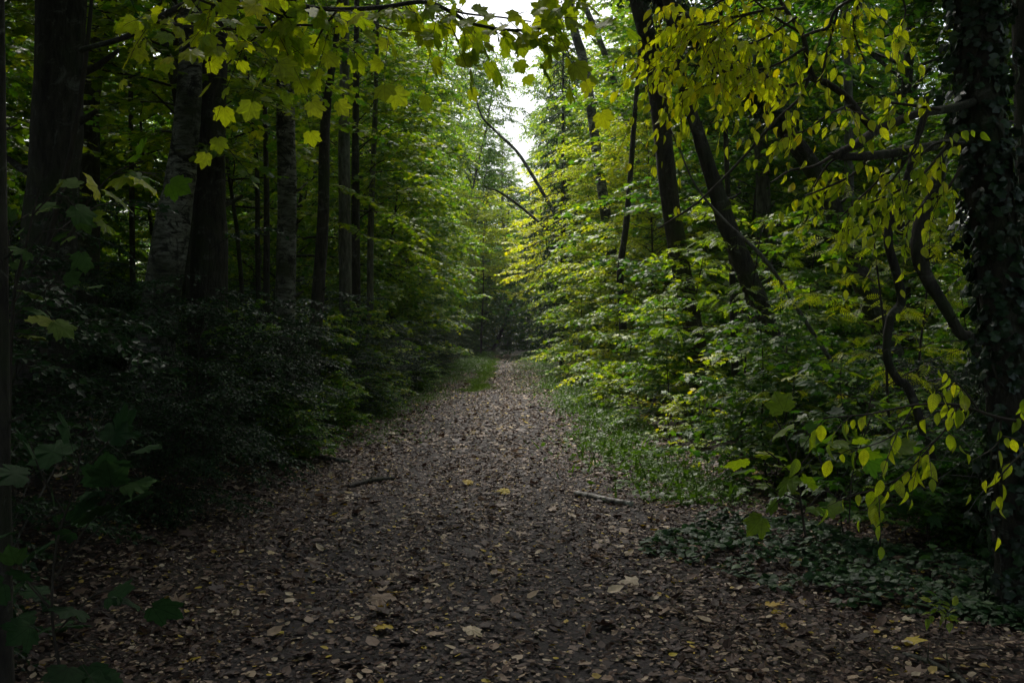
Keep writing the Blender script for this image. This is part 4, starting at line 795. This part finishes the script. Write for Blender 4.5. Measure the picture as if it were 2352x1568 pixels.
bm = [(-4.8, 38, 0, .66, 1), (-5.4, 48, 1, .62, 1), (-6.0, 60, 0, .66, 1.1), (-6.3, 74, 1, .62, 1.1), (4.3, 35, 0, .66, .95), (4.4, 44, 1, .62, 1), (4.8, 56, 0, .68, 1.1), (5.3, 70, 1, .6, 1.1), (-7.5, 30, 1, .58, 1), (7.5, 30, 0, .58, 1)]
for i, (x, y, k, tn, sc) in enumerate(bm):
    sd_ = 'left' if x < 0 else 'right'; rk = ['nearest the viewer', 'second along', 'third along', 'last along'][i % 4] if i < 8 else 'set back from the edge'
    plant(BIGM[k], 'maple_tree', GZ(x, y), rg.uniform(0, 6.28), sc, (tn, 0.45), 'tall light-green tree walling the %s of the sky gap, %s' % (sd_, rk), 'tree', 'tall trees walling the sky gap', first='trunk')
for x, y, sc, lb in ((-3.9, 96, 1.12, 'pale green tree closing the bottom of the sky gap, left one'), (3.4, 99, 1.15, 'pale green tree closing the bottom of the sky gap, right one'), (-0.4, 108, 1.0, 'pale green tree in the very middle behind the path end'),
    (-4.9, 82, 1.25, 'light green tree veiling the left side of the sky gap'), (4.6, 84, 1.25, 'light green tree veiling the right side of the sky gap')):
    plant(BIGM[1], 'broadleaf_tree', GZ(x, y), rg.uniform(0, 6.28), sc, (0.62, 0.4), lb, 'tree', first='trunk')
# more depth behind both edges of the path
for s, nm in ((-1, 'left'), (1, 'right')):
    for i in range(20):
        x = s * (8.5 + rg.uniform(0, 9)); y = 16 + i * 3.4 + rg.normal(0, 1)
        plant(UNDER[i % 2], 'maple_tree', GZ(x, y), rg.uniform(0, 6.28), rg.uniform(0.9, 1.15), (0.56 + rg.normal(0, 0.06), 0.45), 'layered maple deep in the wood %s of the path' % nm, 'tree', 'maples deep in the wood %s of the path' % nm, first='trunk')
# ------------------------------------------------------------------ the wood all round, one mass
def wood(seed, n, ok, name, label, zmax=15, size=0.4):
    r = np.random.default_rng(seed); lf = MB(); cl = []
    while len(cl) < n // 60:
        a = r.uniform(0, 6.28); R_ = r.uniform(34, 62); x, y = R_ * math.sin(a), 20 + R_ * 1.7 * math.cos(a)
        if ok(x, y): cl.append((x, y, r.uniform(0, 1) ** 1.1 * zmax * (0.75 + 0.25 * math.sin(a * 9))))
    c = np.array(cl); c[:, 2] += gz(c[:, 0], c[:, 1]); p = np.repeat(c, 60, 0) + r.normal(0, 1, (len(c) * 60, 3)) * [1.3, 1.3, 0.6]; K = len(p)
    p[:, 2] = np.maximum(p[:, 2], gz(p[:, 0], p[:, 1]) + 0.05)
    a = r.uniform(0, 6.28, K); put_leaves(lf, SMALL, p, np.column_stack([np.cos(a), np.sin(a), r.normal(-0.2, 0.4, K)]), UP + r.normal(0, 0.5, (K, 3)), size * r.uniform(0.6, 1.2, K),
        np.clip(np.repeat(r.normal(0.5, 0.15, len(c)), 60) + r.normal(0, 0.15, K), 0, 1))
    solo(name, lf.mesh(name, M_LEAF), label, 'wood', kind='stuff', tone=(0.5, 0.6))
wood(1, 260000, lambda x, y: True, 'distant_wood', 'distant wood closing in the view behind the trees', 15)
# ------------------------------------------------------------------ spruce
def spruce(seed, H, Rb):
    r = np.random.default_rng(seed); wd, lf = MB(), MB(); tube(wd, np.column_stack([np.zeros(8), np.zeros(8), np.linspace(-0.2, H, 8)]), np.linspace(0.16, 0.015, 8), 10)
    S, E = [], []
    for i in range(int(H * 9)):
        z = 1.0 + (H - 1.1) * i / (H * 9); L_ = Rb * (1 - z / H) ** 0.85 * r.uniform(0.8, 1.1) + 0.15; a = i * 2.4 + r.normal(0, 0.2); q = np.linspace(0, 1, 6)
        bp = np.column_stack([np.cos(a) * L_ * q, np.sin(a) * L_ * q, z + L_ * (0.05 * q - 0.45 * q ** 2 + 0.15 * q ** 3)]); tube(wd, bp, 0.02 * (1.1 - q), 4, cap=False)
        n = int(L_ / 0.07); t = r.uniform(0.1, 1, n); p = np.column_stack([np.interp(t, q, bp[:, c]) for c in range(3)]); s = np.where(np.arange(n) % 2, 1, -1)
        d = np.column_stack([np.cos(a) * 0.5 - np.sin(a) * s, np.sin(a) * 0.5 + np.cos(a) * s, np.full(n, -0.9)]); d = nrm(d + r.normal(0, 0.15, (n, 3))); l = 0.45 * (1.1 - t * 0.7)
        S.append(p); E.append(p + d * l[:, None])
    S = np.concatenate(S); E = np.concatenate(E); sticks(wd, S, E, 0.004, 0.002); m = 16
    t = (np.arange(m) + 0.5) / m; p = (S[:, None] * (1 - t)[None, :, None] + E[:, None] * t[None, :, None]).reshape(-1, 3); d = np.repeat(nrm(E - S), m, 0)
    dd = d * 0.7 + r.normal(0, 0.7, p.shape); TT = (np.array([[-0.2, 0, 0], [0.2, 0, 0], [0, 1, 0]]), np.array([[0, 1, 2]]))
    put_leaves(lf, TT, p, dd, r.normal(0, 1, p.shape), 0.085, np.clip(r.normal(0.4, 0.2, len(p)), 0, 1)); return wd.mesh('trunk', M_BARK), lf.mesh('foliage', M_SHRUB)
sp = spruce(5, 14, 2.4)
for x, y, s, lb in ((2.1, 41, 1.05, 'dark green spruce with drooping boughs right of the sky gap'), (3.2, 62, 0.9, 'smaller spruce hidden behind the yellow maple')):
    t = thing('spruce_tree', GZ(x, y), lb, 'tree'); t.scale = (s, s, s); part('trunk', sp[0], t); part('foliage', sp[1], t, (0.55, 0.8))

# ------------------------------------------------------------------ fallen wood
def log(name, label, pts, mat, cat='fallen branch', r_=None, snags=2):
    rows = []
    for px, py, wpx in pts:
        u = (px - CX) / F; v = (CY - py) / F; yy = math.cos(TILT) + math.sin(TILT) * v; zz = -math.sin(TILT) + math.cos(TILT) * v
        k = -EYE / zz
        for _ in range(6): k = (float(gz(u * k, yy * k)) - EYE) / zz
        d = yy * k; rad = wpx / F * d / 2; rows.append([u * k, d, EYE + zz * k + rad * 0.8 + 0.012, rad])
    pp = smooth_path(rows, 6); base = pp[0, :3].copy(); mb = MB(); r = np.random.default_rng(int(pts[0][0])); tube(mb, pp[:, :3] - base, pp[:, 3], 12, 0.08, r)
    for s in range(snags):
        i = r.integers(2, len(pp) - 2); q = pp[i, :3] - base; d = nrm(pp[i + 1, :3] - pp[i, :3] + np.array([r.normal(0, .05), r.normal(0, 0.05), 0.08])); tube(mb, np.array([q, q + d * pp[i, 3] * 3, q + d * pp[i, 3] * 7 + UP * 0.02]), pp[i, 3] * np.array([0.35, 0.25, 0.1]), 6)
    o = solo(name, mb.mesh(name, mat, True), label, cat); o.location = [float(c) for c in base]
log('fallen_log', 'short piece of white birch branch at the right path edge', [(1322, 1140, 12), (1360, 1148, 14), (1400, 1158, 15), (1450, 1166, 15)], M_LOG, snags=0)
log('fallen_branch', 'pale broken branch lying left of the path', [(712, 1046, 9), (745, 1058, 12), (800, 1066, 10)], M_GREY)
log('fallen_branch', 'rotten black branch on the left of the path', [(800, 1124, 10), (850, 1112, 13), (905, 1104, 10)], M_BARK)
log('fallen_branch', 'thin curved stick at the far left path edge', [(905, 918, 4), (935, 926, 5), (985, 932, 5)], M_GREY)
log('fallen_branch', 'mottled stick lying in the bottom right litter', [(2075, 1512, 12), (2130, 1530, 14), (2190, 1560, 14), (2230, 1590, 12)], M_GREY)
log('fallen_branch', 'thin twig under the bushes in the lower right', [(2160, 1500, 5), (2250, 1496, 5), (2352, 1500, 5)], M_TWIG)
log('fallen_branch', 'bent grey branch behind the dark leaf patch, right', [(1930, 1345, 8), (1990, 1310, 8), (2050, 1290, 7)], M_TWIG)
# distinct fallen leaves
def fl(px, py, s, tone, T_, label, a, curl=1.2):
    u = (px - CX) / F; v = (CY - py) / F; zz = -math.sin(TILT) + math.cos(TILT) * v; k = -EYE / zz; x, y = u * k, k * (math.cos(TILT) + math.sin(TILT) * v)
    lf = MB(); put_leaves(lf, T_, np.zeros((1, 3)), np.array([[math.cos(a), math.sin(a), 0.1]]), np.array([[0.1, -0.25, 1.0]]), s, np.array([0.5]), np.array([curl]), True)
    o = solo('fallen_leaf', lf.mesh('fallen_leaf', M_DEAD), label, 'leaf', tone=(tone, 1.0)); o.location = (x, y, float(gz(x, y)) + 0.045)
fl(1070, 1478, 0.10, 0.9, MAPLE_HI, 'pale tan lobed leaf near the bottom centre of the path', 0.6)
fl(1395, 1366, 0.11, 0.9, DEADL, 'large cream curled leaf right of centre on the path', 0.2)
fl(1635, 1432, 0.09, 0.85, DEADL, 'buff curled leaf near the tip of the dark leaf patch', 2.8)
fl(2085, 1490, 0.09, 0.88, DEADL, 'whitish leaf standing on the litter at the lower right', 1.2, -1.5)
fl(1170, 1134, 0.13, 0.99, MAPLE_HI, 'bright yellow leaf in the middle of the path', 3.3)
fl(1065, 1115, 0.12, 0.97, MAPLE_HI, 'golden yellow leaf left of the bright middle leaf', 0.4)
fl(885, 1475, 0.09, 0.98, MAPLE_HI, 'ragged yellow leaf near the bottom left of the path', 1.9)
fl(855, 1395, 0.15, 0.72, MAPLE_HI, 'broad tan maple leaf on the left part of the path', 0.1)

hz, t, out = newmat('haze'); pv = t.nodes.new('ShaderNodeVolumePrincipled'); pv.inputs['Color'].default_value = (0.85, 0.92, 1.0, 1)
pv.inputs['Density'].default_value = 0.0003; pv.inputs['Anisotropy'].default_value = 0.3; t.links.new(pv.outputs[0], out.inputs['Volume'])
mb = MB(); X0, X1, Y0, Y1, Z0, Z1 = -420, 420, -80, 520, -3, 34
V = [(x, y, z) for z in (Z0, Z1) for x, y in ((X0, Y0), (X1, Y0), (X1, Y1), (X0, Y1))]
mb.add(V, [[3, 2, 1, 0], [4, 5, 6, 7], [0, 1, 5, 4], [1, 2, 6, 5], [2, 3, 7, 6], [3, 0, 4, 7]])
solo('haze', mb.mesh('haze', hz), 'thin pale air veiling the far end of the path', 'haze', kind='stuff')
cy.volume_bounces = 0
